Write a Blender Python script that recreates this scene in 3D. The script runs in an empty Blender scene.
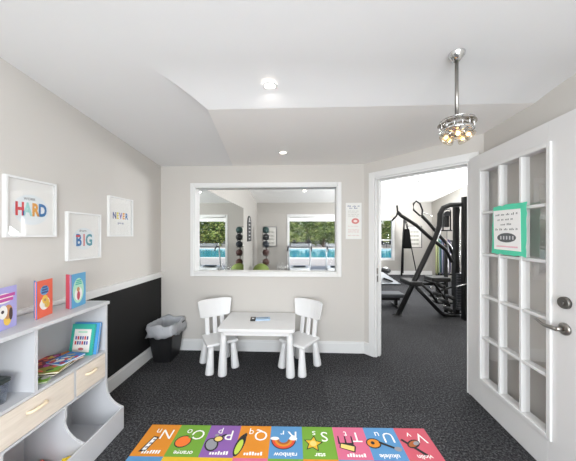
import bpy, math, random
from mathutils import Vector, Matrix, noise
random.seed(7)
SC = bpy.context.scene
COL = SC.collection
PI = math.pi

# ------------------------------------------------------------------ materials
def lin(c):
    out = []
    for v in c:
        v = v / 255.0
        out.append(v / 12.92 if v <= 0.04045 else ((v + 0.055) / 1.055) ** 2.4)
    return (*out, 1.0)

MATS = {}
def mat(name, c, rough=0.6, metal=0.0, var=0.0, vscale=8.0, bump=0.0, bscale=200.0, spec=0.5,
        emit=None, estr=0.0, trans=0.0, coat=0.0):
    if name in MATS:
        return MATS[name]
    m = bpy.data.materials.new(name)
    m.use_nodes = True
    nt = m.node_tree
    b = nt.nodes['Principled BSDF']
    b.inputs['Base Color'].default_value = lin(c)
    b.inputs['Roughness'].default_value = rough
    b.inputs['Metallic'].default_value = metal
    b.inputs['Specular IOR Level'].default_value = spec
    b.inputs['Transmission Weight'].default_value = trans
    b.inputs['Coat Weight'].default_value = coat
    tc = nt.nodes.new('ShaderNodeTexCoord')
    if var > 0:
        n = nt.nodes.new('ShaderNodeTexNoise')
        n.inputs['Scale'].default_value = vscale
        n.inputs['Detail'].default_value = 4
        nt.links.new(tc.outputs['Object'], n.inputs['Vector'])
        r = nt.nodes.new('ShaderNodeValToRGB')
        r.color_ramp.elements[0].position = 0.3
        r.color_ramp.elements[1].position = 0.7
        L = lin(c)
        r.color_ramp.elements[0].color = (*[max(0, x * (1 - var)) for x in L[:3]], 1)
        r.color_ramp.elements[1].color = (*[min(1, x * (1 + var)) for x in L[:3]], 1)
        nt.links.new(n.outputs['Fac'], r.inputs['Fac'])
        nt.links.new(r.outputs['Color'], b.inputs['Base Color'])
    if bump > 0:
        n2 = nt.nodes.new('ShaderNodeTexNoise')
        n2.inputs['Scale'].default_value = bscale
        n2.inputs['Detail'].default_value = 3
        nt.links.new(tc.outputs['Object'], n2.inputs['Vector'])
        bp = nt.nodes.new('ShaderNodeBump')
        bp.inputs['Strength'].default_value = bump
        bp.inputs['Distance'].default_value = 0.004
        nt.links.new(n2.outputs['Fac'], bp.inputs['Height'])
        nt.links.new(bp.outputs['Normal'], b.inputs['Normal'])
    if emit:
        b.inputs['Emission Color'].default_value = lin(emit)
        b.inputs['Emission Strength'].default_value = estr
    MATS[name] = m
    return m

def glass_mat(name, tint=(255, 255, 255), ior=1.45, rough=0.0, clear=1.0):
    """thin pane: mostly see-through with a Fresnel mirror on top"""
    if name in MATS:
        return MATS[name]
    m = bpy.data.materials.new(name)
    m.use_nodes = True
    nt = m.node_tree
    nt.nodes.clear()
    out = nt.nodes.new('ShaderNodeOutputMaterial')
    tr = nt.nodes.new('ShaderNodeBsdfTransparent')
    tr.inputs['Color'].default_value = lin(tint)
    gl = nt.nodes.new('ShaderNodeBsdfGlossy')
    gl.inputs['Roughness'].default_value = rough
    lw = nt.nodes.new('ShaderNodeLayerWeight')      # Facing is symmetric, so both sides of a pane behave alike
    lw.inputs['Blend'].default_value = 0.5
    pw = nt.nodes.new('ShaderNodeMath'); pw.operation = 'POWER'; pw.inputs[1].default_value = 5.0
    nt.links.new(lw.outputs['Facing'], pw.inputs[0])
    f0 = ((ior - 1) / (ior + 1)) ** 2
    fr = nt.nodes.new('ShaderNodeMath'); fr.operation = 'MULTIPLY_ADD'
    fr.inputs[1].default_value = 1 - f0; fr.inputs[2].default_value = f0
    nt.links.new(pw.outputs[0], fr.inputs[0])
    mx = nt.nodes.new('ShaderNodeMixShader')
    nt.links.new(fr.outputs[0], mx.inputs['Fac'])
    nt.links.new(tr.outputs[0], mx.inputs[1])
    nt.links.new(gl.outputs[0], mx.inputs[2])
    nt.links.new(mx.outputs[0], out.inputs['Surface'])
    MATS[name] = m
    return m

def carpet_mat():
    m = bpy.data.materials.new('charcoal_carpet_tile')
    m.use_nodes = True
    nt = m.node_tree
    b = nt.nodes['Principled BSDF']
    b.inputs['Roughness'].default_value = 0.95
    b.inputs['Specular IOR Level'].default_value = 0.1
    tc = nt.nodes.new('ShaderNodeTexCoord')
    n = nt.nodes.new('ShaderNodeTexNoise')
    n.inputs['Scale'].default_value = 75
    n.inputs['Detail'].default_value = 5
    n.inputs['Roughness'].default_value = 0.75
    nt.links.new(tc.outputs['Object'], n.inputs['Vector'])
    r = nt.nodes.new('ShaderNodeValToRGB')
    r.color_ramp.elements[0].position = 0.36
    r.color_ramp.elements[0].color = lin((30, 30, 32))
    r.color_ramp.elements[1].position = 0.66
    r.color_ramp.elements[1].color = lin((108, 108, 110))
    e = r.color_ramp.elements.new(0.5)
    e.color = lin((58, 58, 60))
    nt.links.new(n.outputs['Fac'], r.inputs['Fac'])
    ck = nt.nodes.new('ShaderNodeTexBrick')
    ck.offset = 0.5
    ck.inputs['Color1'].default_value = (1.1, 1.1, 1.1, 1)
    ck.inputs['Color2'].default_value = (0.85, 0.85, 0.85, 1)
    ck.inputs['Mortar'].default_value = (0.93, 0.93, 0.93, 1)
    ck.inputs['Scale'].default_value = 1.0
    ck.inputs['Mortar Size'].default_value = 0.002
    ck.inputs['Brick Width'].default_value = 0.5
    ck.inputs['Row Height'].default_value = 0.5
    nt.links.new(tc.outputs['Object'], ck.inputs['Vector'])
    mx = nt.nodes.new('ShaderNodeMixRGB')
    mx.blend_type = 'MULTIPLY'
    mx.inputs['Fac'].default_value = 1.0
    nt.links.new(r.outputs['Color'], mx.inputs['Color1'])
    nt.links.new(ck.outputs['Color'], mx.inputs['Color2'])
    nt.links.new(mx.outputs['Color'], b.inputs['Base Color'])
    bp = nt.nodes.new('ShaderNodeBump')
    bp.inputs['Strength'].default_value = 0.6
    bp.inputs['Distance'].default_value = 0.006
    nt.links.new(n.outputs['Fac'], bp.inputs['Height'])
    nt.links.new(bp.outputs['Normal'], b.inputs['Normal'])
    return m

def wood_mat():
    m = bpy.data.materials.new('pale_washed_wood')
    m.use_nodes = True
    nt = m.node_tree
    b = nt.nodes['Principled BSDF']
    b.inputs['Roughness'].default_value = 0.55
    tc = nt.nodes.new('ShaderNodeTexCoord')
    mp = nt.nodes.new('ShaderNodeMapping')
    mp.inputs['Scale'].default_value = (30, 3.5, 30)
    nt.links.new(tc.outputs['Object'], mp.inputs['Vector'])
    n = nt.nodes.new('ShaderNodeTexNoise')
    n.inputs['Scale'].default_value = 2.2
    n.inputs['Detail'].default_value = 6
    n.inputs['Distortion'].default_value = 0.6
    nt.links.new(mp.outputs['Vector'], n.inputs['Vector'])
    r = nt.nodes.new('ShaderNodeValToRGB')
    r.color_ramp.elements[0].position = 0.25
    r.color_ramp.elements[0].color = lin((212, 201, 187))
    r.color_ramp.elements[1].position = 0.75
    r.color_ramp.elements[1].color = lin((228, 218, 205))
    nt.links.new(n.outputs['Fac'], r.inputs['Fac'])
    nt.links.new(r.outputs['Color'], b.inputs['Base Color'])
    return m

WALL = mat('warm_grey_wall_paint', (201, 197, 191.5), 0.85, bump=0.05, bscale=300)
GWALL = mat('grey_gym_wall_paint', (176, 172, 166), 0.85, bump=0.05, bscale=300)
CEIL = mat('white_ceiling_paint', (225, 225, 225), 0.9, bump=0.05, bscale=250)
TRIM = mat('white_gloss_trim', (224, 224, 223), 0.4)
BLACKP = mat('black_chalkboard_paint', (11, 11, 11), 0.75, var=0.12, vscale=5)
CARPET = carpet_mat()
WOOD = wood_mat()
HANDLEW = mat('birch_handle', (236, 218, 188), 0.5, var=0.05, vscale=20)
GREYP = mat('pale_grey_lacquer', (196, 197, 200), 0.5)
WPLAS = mat('white_plastic', (228, 228, 228), 0.45)
DOORP = mat('white_door_paint', (222, 221, 220), 0.42)
CHROME = mat('brushed_nickel', (160, 157, 152), 0.34, 1.0)
STEEL = mat('bright_steel', (215, 215, 215), 0.18, 1.0)
BLK = mat('black_powder_coat', (14, 14, 15), 0.45)
BLKV = mat('black_vinyl', (18, 18, 19), 0.5, bump=0.1)
DGREY = mat('dark_grey_steel', (70, 72, 76), 0.45)
GLASS = glass_mat('clear_pane', ior=1.12)
DGLASS = glass_mat('door_pane', ior=2.5)
PGLASS = glass_mat('picture_glass', ior=1.4)
MIRROR = mat('mirror_silver', (240, 243, 241), 0.0, 1.0)
PAPER = mat('white_paper', (246, 245, 243), 0.8)

# ------------------------------------------------------------------ mesh builder
class MB:
    def __init__(self):
        self.v = []; self.f = []; self.m = []; self.s = []
        self.mats = []; self.cur = 0
    def use(self, m):
        if m not in self.mats:
            self.mats.append(m)
        self.cur = self.mats.index(m)
        return self
    def add(self, vs, fs, smooth=False, M=None):
        o = len(self.v)
        for p in vs:
            p = Vector(p)
            self.v.append(M @ p if M is not None else p)
        for f in fs:
            self.f.append([i + o for i in f]); self.m.append(self.cur); self.s.append(smooth)
        return self
    def box(self, x0, x1, y0, y1, z0, z1, M=None):
        vs = [(x, y, z) for z in (z0, z1) for y in (y0, y1) for x in (x0, x1)]
        fs = [(0, 2, 3, 1), (4, 5, 7, 6), (0, 1, 5, 4), (2, 6, 7, 3), (0, 4, 6, 2), (1, 3, 7, 5)]
        return self.add(vs, fs, M=M)
    def prism(self, poly, a0, a1, axis='z', M=None, smooth=False):
        """poly 2D extruded; axis z: (x,y), axis y: (x,z), axis x: (y,z)"""
        def P(p, a):
            return {'z': (p[0], p[1], a), 'y': (p[0], a, p[1]), 'x': (a, p[0], p[1])}[axis]
        n = len(poly)
        vs = [P(p, a0) for p in poly] + [P(p, a1) for p in poly]
        area = sum(poly[i][0] * poly[(i + 1) % n][1] - poly[(i + 1) % n][0] * poly[i][1] for i in range(n))
        ccw = (area > 0) ^ (axis == 'y')
        cap0 = list(range(n)); cap1 = list(range(n, 2 * n))
        if ccw: cap0 = cap0[::-1]
        else: cap1 = cap1[::-1]
        side = []
        for i in range(n):
            j = (i + 1) % n
            side.append((i, j, n + j, n + i) if ccw else (j, i, n + i, n + j))
        self.add(vs, [cap0, cap1], M=M)
        o = len(self.v) - 2 * n
        for f in side:
            self.f.append([k + o for k in f]); self.m.append(self.cur); self.s.append(smooth)
        return self
    def ring(self, c, ax, r, n, ref=None):
        ax = ax.normalized()
        ref = ref or (Vector((0, 0, 1)) if abs(ax.z) < 0.9 else Vector((1, 0, 0)))
        u = ax.cross(ref).normalized(); w = ax.cross(u)
        return [c + u * (r * math.cos(2 * PI * i / n)) + w * (r * math.sin(2 * PI * i / n)) for i in range(n)]
    def tube(self, pts, r, n=10, caps=True, M=None):
        pts = [Vector(p) for p in pts]
        rs = r if isinstance(r, (list, tuple)) else [r] * len(pts)
        vs = []
        d = (pts[-1] - pts[0])
        ref = Vector((0, 0, 1)) if abs(d.normalized().z) < 0.8 else Vector((0, 1, 0))
        for i, p in enumerate(pts):
            a = pts[max(i - 1, 0)]; b = pts[min(i + 1, len(pts) - 1)]
            t = (b - a)
            if t.length < 1e-9: t = Vector((0, 0, 1))
            tn = t.normalized()
            rf = ref if abs(tn.dot(ref)) < 0.97 else Vector((1, 0, 0))
            vs += self.ring(p, t, rs[i], n, rf)
        fs = []
        for i in range(len(pts) - 1):
            for k in range(n):
                a = i * n + k; b = i * n + (k + 1) % n
                fs.append((a, a + n, b + n, b))
        self.add(vs, fs, True, M)
        if caps:
            o = len(self.v) - len(vs)
            self.f.append([o + k for k in range(n)]); self.m.append(self.cur); self.s.append(False)
            o2 = o + (len(pts) - 1) * n
            self.f.append([o2 + k for k in range(n)][::-1]); self.m.append(self.cur); self.s.append(False)
        return self
    def cyl(self, p0, p1, r0, r1=None, n=16):
        return self.tube([p0, p1], [r0, r0 if r1 is None else r1], n)
    def lathe(self, prof, c=(0, 0, 0), n=24, M=None):
        """profile (r,z) revolved round z"""
        vs = []
        for (r, z) in prof:
            for k in range(n):
                a = 2 * PI * k / n
                vs.append((c[0] + r * math.cos(a), c[1] + r * math.sin(a), c[2] + z))
        fs = []
        for i in range(len(prof) - 1):
            for k in range(n):
                a = i * n + k; b = i * n + (k + 1) % n
                fs.append((a, b, b + n, a + n))
        return self.add(vs, fs, True, M)
    def sphere(self, c, r, n=16, sc=(1, 1, 1)):
        prof = [(max(1e-4, r * math.sin(PI * i / n)), -r * math.cos(PI * i / n)) for i in range(n + 1)]
        M = Matrix.Translation(c) @ Matrix.Diagonal((*sc, 1))
        return self.lathe(prof, n=n + 4, M=M)
    def disc(self, c, rx, ry, ex, ey, n=20, lift=None):
        c = Vector(c); ex = Vector(ex); ey = Vector(ey)
        vs = [c + ex * (rx * math.cos(2 * PI * i / n)) + ey * (ry * math.sin(2 * PI * i / n)) for i in range(n)]
        return self.add(vs, [list(range(n))])
    def poly(self, pts, M=None):
        return self.add(pts, [list(range(len(pts)))], M=M)
    def text(self, s, size, M, bold=0.0, shear=0.0):
        cu = bpy.data.curves.new('t', 'FONT')
        cu.body = s; cu.size = size; cu.offset = bold; cu.shear = shear
        cu.align_x = 'CENTER'; cu.align_y = 'CENTER'; cu.resolution_u = 3
        o = bpy.data.objects.new('t', cu)
        me = o.to_mesh()
        vs = [tuple(v.co) for v in me.vertices]
        fs = [list(p.vertices) for p in me.polygons]
        o.to_mesh_clear()
        bpy.data.objects.remove(o); bpy.data.curves.remove(cu)
        return self.add(vs, fs, M=M)
    def build(self, name, m=None, parent=None, bevel=0.0, seg=2, solid=0.0, sub=0):
        me = bpy.data.meshes.new(name)
        me.from_pydata(self.v, [], self.f)
        ms = self.mats if self.mats else [m]
        for x in ms: me.materials.append(x)
        me.polygons.foreach_set('material_index', self.m)
        me.polygons.foreach_set('use_smooth', self.s)
        me.update()
        o = bpy.data.objects.new(name, me)
        COL.objects.link(o)
        if parent is not None:
            o.parent = parent
            M = Matrix.Identity(4)
            root = parent
            chain = []
            while root is not None:
                chain.append(root); root = root.parent
            W = Matrix.Identity(4)
            for q in reversed(chain):
                W = W @ q.matrix_parent_inverse @ q.matrix_basis
            o.matrix_parent_inverse = W.inverted()
        if bevel > 0:
            b = o.modifiers.new('bevel', 'BEVEL')
            b.width = bevel; b.segments = seg; b.limit_method = 'ANGLE'; b.angle_limit = math.radians(40)
        if solid:
            b = o.modifiers.new('solid', 'SOLIDIFY'); b.thickness = solid; b.offset = 0
        if sub:
            b = o.modifiers.new('sub', 'SUBSURF'); b.levels = sub; b.render_levels = sub
        return o

def tag(o, label=None, cat=None, group=None, kind=None):
    if label: o['label'] = label
    if cat: o['category'] = cat
    if group: o['group'] = group
    if kind: o['kind'] = kind
    return o
def thing(name, loc, label=None, cat=None, group=None, kind=None):
    o = bpy.data.objects.new(name, None)
    o.empty_display_size = 0.1
    o.location = loc
    COL.objects.link(o)
    return tag(o, label, cat, group, kind)
def struct(o):
    o['kind'] = 'structure'; return o
def kids(o):
    return [c for c in COL.objects if c.parent == o]
def copy_tree(o, loc=None, rz=None, label=None):
    c = o.copy(); COL.objects.link(c)
    if loc is not None: c.location = loc
    if rz is not None: c.rotation_euler = (0, 0, rz)
    if label: c['label'] = label
    for k in kids(o):
        d = k.copy(); COL.objects.link(d); d.parent = c
        for g in kids(k):
            e = g.copy(); COL.objects.link(e); e.parent = d
    return c
def arc(c, r, a0, a1, n, plane='xz', y=0):
    out = []
    for i in range(n + 1):
        a = a0 + (a1 - a0) * i / n
        p, q = c[0] + r * math.cos(a), c[1] + r * math.sin(a)
        out.append((p, y, q) if plane == 'xz' else ((p, q, y) if plane == 'xy' else (y, p, q)))
    return out
def rrect(x0, x1, y0, y1, r, n=5):
    pts = []
    for (cx, cy, a) in ((x1 - r, y0 + r, -PI / 2), (x1 - r, y1 - r, 0), (x0 + r, y1 - r, PI / 2), (x0 + r, y0 + r, PI)):
        for i in range(n + 1):
            t = a + PI / 2 * i / n
            pts.append((cx + r * math.cos(t), cy + r * math.sin(t)))
    return pts

# room dimensions (metres; the camera stands at the origin, z 1.4)
XL, XR, YB, YF = -1.68, 1.586, 3.0, -1.3
TH = 0.12
A = Vector((0.785, 3.0, 0)); D = Vector((0.7071, -0.7071, 0)); N = Vector((0.7071, 0.7071, 0))  # slanted doorway wall, N to the gym
CORNER = Vector((1.586, 2.199, 0))
GY, GXL, GXR = 9.0, -1.48, 4.71

# ------------------------------------------------------------------ setting
def box_struct(name, m, *boxes, bevel=0.0):
    b = MB()
    for q in boxes: b.box(*q)
    return struct(b.build(name, m, bevel=bevel))

box_struct('floor', CARPET, (XL - TH, GXR + TH, YF - TH, GY + 0.15, -0.1, 0))
box_struct('wall_left', WALL, (XL - TH, XL, YF - TH, YB + TH, 0, 2.6))
# wall behind the camera with its daylight window
box_struct('wall_front', WALL, (XL, XR, YF - TH, YF, 0, 0.45), (XL, XR, YF - TH, YF, 2.1, 2.6),
           (XL, -1.2, YF - TH, YF, 0.45, 2.1), (1.2, XR, YF - TH, YF, 0.45, 2.1))
# back wall with the viewing window opening
WX0, WX1, WZ0, WZ1 = -1.262, 0.47, 0.945, 1.985
box_struct('wall_back', WALL, (XL, 0.785, YB, YB + TH, 0, WZ0), (XL, 0.785, YB, YB + TH, WZ1, 2.6),
           (XL, WX0, YB, YB + TH, WZ0, WZ1), (WX1, 0.785, YB, YB + TH, WZ0, WZ1),
           )
# slanted wall with doorway
S0, S1, DH = 0.135, 1.03, 2.05
def slant(b, s0, s1, z0, z1, t0=0.0, t1=TH):
    q = [A + D * s0 + N * t0, A + D * s1 + N * t0, A + D * s1 + N * t1, A + D * s0 + N * t1]
    b.prism([(p.x, p.y) for p in q], z0, z1)
b = MB()
slant(b, 0, S0 - 0.001, 0, 2.6); slant(b, S1 + 0.001, 1.133, 0, 2.6); slant(b, S0 - 0.001, S1 + 0.001, DH + 0.001, 2.6)
b.prism([(0.785, 3.0), (0.785 + N.x * TH, 3.0 + N.y * TH), (0.785, 3.0 + TH)], 0, 2.6)
struct(b.build('wall_doorway', WALL))
box_struct('wall_right', WALL, (XR, XR + TH, YF - TH, 2.199, 0, 2.6))
# gym shell
g1, g2 = (-0.338, 1.62, 0.12, 2.09), (1.95, 3.363, 0.55, 1.95)
box_struct('wall_far', GWALL, (GXL - TH, g1[0], GY, GY + 0.15, 0, 3.3), (g1[1], g2[0], GY, GY + 0.15, 0, 3.3),
           (g2[1], GXR + TH, GY, GY + 0.15, 0, 3.3), (g1[0], g1[1], GY, GY + 0.15, 0, g1[2]),
           (g1[0], g1[1], GY, GY + 0.15, g1[3], 3.3), (g2[0], g2[1], GY, GY + 0.15, 0, g2[2]),
           (g2[0], g2[1], GY, GY + 0.15, g2[3], 3.3))
box_struct('wall_gym_left', GWALL, (GXL - TH, GXL, YB + TH, GY, 0, 3.3))
box_struct('wall_gym_right', GWALL, (GXR, GXR + TH, 7.1, GY, 0, 3.3), (GXR, GXR + TH, 2.2, 4.6, 0, 3.3), (GXR, GXR + TH, 4.6, 7.1, 0, .5), (GXR, GXR + TH, 4.6, 7.1, 2.3, 3.3))
box_struct('trim_4', TRIM, (GXR - .015, GXR + TH, 4.6, 4.66, .5, 2.3), (GXR - .015, GXR + TH, 7.04, 7.1, .5, 2.3), (GXR - .015, GXR + TH, 4.66, 7.04, .5, .56), (GXR - .015, GXR + TH, 4.66, 7.04, 2.24, 2.3), (GXR, GXR + TH, 5.82, 5.88, .56, 2.24))  # frame of an unseen window, opening included, added to light the gym
box_struct('wall_gym_near', GWALL, (XR + TH, GXR, 2.1, 2.2, 0, 3.3))
box_struct('wall_gym_upper', GWALL, (GXL - TH, 0.95, YB + 0.005, YB + TH, 2.6, 3.3))
b = MB()
b.prism([(YB + 0.0, 3.0), (5.6, 3.0), (GY + 0.15, 2.54), (GY + 0.15, 3.4), (2.1, 3.4), (2.1, 3.0)], GXL - TH, GXR + TH, 'x')
o = struct(b.build('ceiling_gym', mat('bright_white_ceiling', (244, 243, 240), .9)))
# main ceiling : rises gently from the back wall towards the front, a little lower at the right
def ceil_z(x, y):
    l = 2.24 + 0.1 * min(3 - y, 2.0); r = 2.24 + 0.07 * min(3 - y, 1.2)
    t = (x - XL) / (XR - XL)
    return l + (r - l) * t
b = MB()
xs = [XL - TH + (XR - XL + 2 * TH) * i / 14 for i in range(15)]
ys = [YF - TH, 0.0, 0.6, 1.0, 1.2, 1.4, 1.6, 1.7, 1.8, 1.9, 2.0, 2.3, 2.6, YB]
vs = [(x, y, ceil_z(min(max(x, XL), XR), y)) for y in ys for x in xs]
fs = []
nx = len(xs)
for j in range(len(ys) - 1):
    for i in range(nx - 1):
        a = j * nx + i
        fs.append((a, a + nx, a + nx + 1, a + 1))
b.add(vs, fs, True)
struct(b.build('ceiling', CEIL))
box_struct('light_block_lid', CEIL, (XL - TH, XR + TH, YF - TH, YB + TH * 0, 2.6, 2.7))  # unseen lid added above the ceiling sheet to block light
# lowered flat soffit along the back wall
b = MB()
sz = lambda y: 2.24 + 0.035 * (3 - y)
p = [(-0.788, 3.0), (-0.636, 1.74), (1.586, 1.74), (1.586, 2.199), (0.785, 3.0)]
vs = [(x, y, sz(y)) for x, y in p] + [(x, y, 2.55) for x, y in p]
fs = [(0, 1, 2, 3, 4), (9, 8, 7, 6, 5)] + [(i, 5 + i, 5 + (i + 1) % 5, (i + 1) % 5) for i in range(5)]
b.add(vs, fs)
struct(b.build('ceiling_soffit', mat('ceiling_white_lifted', (236, 234, 231), .9)))  # ceiling white made lighter here in place of window light on the soffit

# coved edge where the soffit turns up into the main ceiling
b = MB()
n_ = 10; rows_ = []
for i in range(n_ + 1):
    q = i / n_
    y = 1.738 - 0.34 * q
    row = []
    for x in [-0.636 - 0.25 * q + (1.586 + 0.636 + 0.25 * q) * k / 12 for k in range(13)]:
        top = ceil_z(x, y) - 0.0005; low = sz(1.738)
        row.append((x, y, top + (low - top) * (1 - q) ** 2.2))
    rows_.append(row)
vs = [p for r in rows_ for p in r]; fs = []
for i in range(n_):
    for k in range(12):
        a = i * 13 + k; fs.append((a, a + 13, a + 14, a + 1))
b.add(vs, fs, True)
struct(b.build('ceiling_cove', CEIL))
# mouldings
BB = 0.135
def bprof(b, run):  # baseboard boxes with a stepped top
    pass
box_struct('baseboard_left', TRIM, (XL, XL + 0.014, YF, YB, 0, BB - 0.02), (XL, XL + 0.009, YF, YB, BB - 0.02, BB))
box_struct('baseboard_back', TRIM, (XL + 0.014, 0.785, YB - 0.014, YB, 0, BB - 0.02), (XL + 0.014, 0.785, YB - 0.009, YB, BB - 0.02, BB))
box_struct('baseboard_right', TRIM, (XR - 0.014, XR, YF, 2.19, 0, BB - 0.02), (XR - 0.009, XR, YF, 2.19, BB - 0.02, BB))
box_struct('baseboard_far', TRIM, (GXL, g1[0], GY - 0.014, GY, 0, BB), (g1[1], GXR, GY - 0.014, GY, 0, BB))
box_struct('trim_1', TRIM, (XL, XL + 0.022, YF, YB, 0.888, 0.93), (XL, XL + 0.034, YF, YB, 0.93, 0.952))     # chair rail
box_struct('trim_2', BLACKP, (XL, XL + 0.006, YF, YB - 0.0005, BB, 0.888))                                   # black dado panel
# door casing + jambs
b = MB()
cw = 0.07
slant(b, S0 - cw, S0, 0, DH + cw, -0.016, 0); slant(b, S1, S1 + cw, 0, DH + cw, -0.016, 0)
slant(b, S0, S1, DH, DH + cw, -0.016, 0)
slant(b, S0 - 0.001, S0 + 0.018, 0, DH, 0, TH); slant(b, S1 - 0.018, S1 + 0.001, 0, DH, 0, TH)
slant(b, S0, S1, DH - 0.018, DH + 0.001, 0, TH)
slant(b, S0 + 0.018, S0 + 0.03, 0, DH - 0.018, 0.05, 0.085); slant(b, S0 + 0.03, S1 - 0.018, DH - 0.03, DH - 0.018, 0.05, 0.085)
slant(b, S0 - cw, S0, 0, DH + cw, TH, TH + 0.016); slant(b, S1, S1 + cw, 0, DH + cw, TH, TH + 0.016); slant(b, S0, S1, DH, DH + cw, TH, TH + 0.016)
struct(b.build('trim_3', TRIM, bevel=0.003))
b = MB(); slant(b, 0.005, S0 - cw, 0, BB, -0.014, 0)
struct(b.build('baseboard_doorway', TRIM))
# strike plate on the left jamb
b = MB(); slant(b, S0 + 0.018, S0 + 0.0195, 0.955, 1.02, 0.012, 0.042)
slant(b, S0 + 0.018, S0 + 0.0195, 0.86, 0.93, 0.012, 0.042)
tag(b.build('strike_plate', CHROME), 'small metal strike plates on the left door jamb', 'strike plate')

# viewing window between the two rooms
w = struct(thing('window_1', ((WX0 + WX1) / 2, YB, WZ0)))
b = MB()
f0 = 0.045
for (x0, x1, z0, z1) in ((WX0 - f0, WX0, WZ0 - f0, WZ1 + f0), (WX1, WX1 + f0, WZ0 - f0, WZ1 + f0),
                         (WX0, WX1, WZ0 - f0, WZ0), (WX0, WX1, WZ1, WZ1 + f0)):
    b.box(x0, x1, YB - 0.02, YB, z0, z1)
b.build('window_frame', TRIM, w, bevel=0.005)
b = MB()
l0 = 0.014
for (x0, x1, z0, z1) in ((WX0, WX0 + l0, WZ0, WZ1), (WX1 - l0, WX1, WZ0, WZ1), (WX0 + l0, WX1 - l0, WZ0, WZ0 + l0), (WX0 + l0, WX1 - l0, WZ1 - l0, WZ1)):
    b.box(x0, x1, YB - 0.012, YB + TH + 0.01, z0, z1)
b.build('window_reveal', TRIM, w, bevel=0.003)
b = MB(); b.poly([(WX0 + l0, YB + .05, WZ0 + l0), (WX1 - l0, YB + .05, WZ0 + l0), (WX1 - l0, YB + .05, WZ1 - l0), (WX0 + l0, YB + .05, WZ1 - l0)])
b.build('pane', GLASS, w)
# window behind the camera
w = struct(thing('window_2', (0, YF, 0.45)))
b = MB()
for (x0, x1, z0, z1) in ((-1.26, -1.18, 0.39, 2.16), (1.18, 1.26, 0.39, 2.16), (-1.18, 1.18, 0.39, 0.47), (-1.18, 1.18, 2.08, 2.16),
                         (-0.03, 0.03, 0.47, 2.08), (-1.18, 1.18, 1.27, 1.31)):
    b.box(x0, x1, YF - 0.03, YF + 0.018, z0, z1)
b.build('window_frame', TRIM, w, bevel=0.004)
# gym windows
for k, (x0, x1, z0, z1) in enumerate((g1, g2)):
    w = struct(thing('window_%d' % (k + 3), ((x0 + x1) / 2, GY, z0)))
    b = MB(); e = 0.05
    for q in ((x0 - e, x0 + .03, z0 - e, z1 + e), (x1 - .03, x1 + e, z0 - e, z1 + e), (x0, x1, z0 - e, z0 + .03), (x0, x1, z1 - .03, z1 + e)):
        b.box(q[0], q[1], GY - 0.02, GY + 0.1, q[2], q[3])
    if k == 1: b.box(x0, x1, GY + 0.02, GY + 0.06, 1.2, 1.24)
    b.build('window_frame', TRIM, w)
    b = MB(); b.poly([(x0, GY + .05, z0), (x1, GY + .05, z0), (x1, GY + .05, z1), (x0, GY + .05, z1)]); b.build('pane', GLASS, w)
    if k == 0:
        b = MB(); b.box(x0 + .03, x1 - .03, GY + 0.03, GY + 0.036, z1 - 0.2, z1 - 0.03)
        b.cyl((x0 + .03, GY + .03, z1 - .05), (x1 - .03, GY + .03, z1 - .05), 0.022)
        b.build('roller_blind', mat('blind_fabric', (238, 238, 236), 0.9), w)

# ------------------------------------------------------------------ glazed door leaf
H = Vector((1.505, 2.28, 0)); DL = Vector((-0.052, -0.9987, 0)).normalized(); NL = Vector((-DL.y, DL.x, 0))  # NL = +X side
def leafM():
    return Matrix((( DL.x, NL.x, 0, H.x), (DL.y, NL.y, 0, H.y), (0, 0, 1, 0), (0, 0, 0, 1)))  # local (s, t, z): t 0 = room face
LM = leafM()
if NL.x < 0: raise RuntimeError('leaf normal')
door = struct(thing('door_1', (H.x, H.y, 0.0)))
b = MB()
T0, T1 = 0.0, 0.044
gs0, gs1, gz0, gz1 = 0.185, 0.755, 0.235, 1.915
b.box(0, gs0, T0, T1, 0.008, 2.065, M=LM); b.box(gs1, 0.912, T0, T1, 0.008, 2.065, M=LM)
b.box(gs0, gs1, T0, T1, 0.008, gz0, M=LM); b.box(gs0, gs1, T0, T1, gz1, 2.065, M=LM)
b.build('door_panel', DOORP, door, bevel=0.002)
b = MB()
e = 0.028
for t0, t1 in ((-0.014, 0.0), (T1, T1 + 0.012)):
    b.box(gs0 - e, gs0, t0, t1, gz0 - e, gz1 + e, M=LM); b.box(gs1, gs1 + e, t0, t1, gz0 - e, gz1 + e, M=LM)
    b.box(gs0, gs1, t0, t1, gz0 - e, gz0, M=LM); b.box(gs0, gs1, t0, t1, gz1, gz1 + e, M=LM)
b.build('glazing_frame', TRIM, door, bevel=0.004)
b = MB()
cws = (gs1 - gs0) / 3; rhs = (gz1 - gz0) / 5
for i in (1, 2):
    b.box(gs0 + cws * i - 0.011, gs0 + cws * i + 0.011, -0.006, T1 + 0.004, gz0, gz1, M=LM)
for j in (1, 2, 3, 4):
    b.box(gs0, gs1, -0.004, T1 + 0.002, gz0 + rhs * j - 0.0105, gz0 + rhs * j + 0.0105, M=LM)
b.build('glazing_bars', TRIM, door, bevel=0.004)
for i in range(3):
    for j in range(5):
        b = MB()
        sa, sb, za, zb_ = gs0 + cws * i, gs0 + cws * (i + 1), gz0 + rhs * j, gz0 + rhs * (j + 1)
        b.poly([LM @ Vector(q) for q in ((sa, .022, za), (sb, .022, za), (sb, .022, zb_), (sa, .022, zb_))])
        b.build('pane', DGLASS, door)
hx = 0.853
b = MB()
b.tube([LM @ Vector((hx, 0.0, 0.885)), LM @ Vector((hx, -0.008, 0.885)), LM @ Vector((hx, -0.014, 0.885))], [0.034, 0.033, 0.022], 28)
b.tube([LM @ Vector((hx, -0.01, 0.885)), LM @ Vector((hx, -0.05, 0.885))], [0.012, 0.012], 14)
b.tube([LM @ Vector(q) for q in ((hx + .008, -.05, .885), (hx - .02, -.053, .886), (hx - .06, -.055, .884), (hx - .09, -.053, .892), (hx - .115, -.05, .899), (hx - .13, -.046, .897))],
       [0.011, 0.011, 0.009, 0.0075, 0.0065, 0.006], 12)
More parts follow.
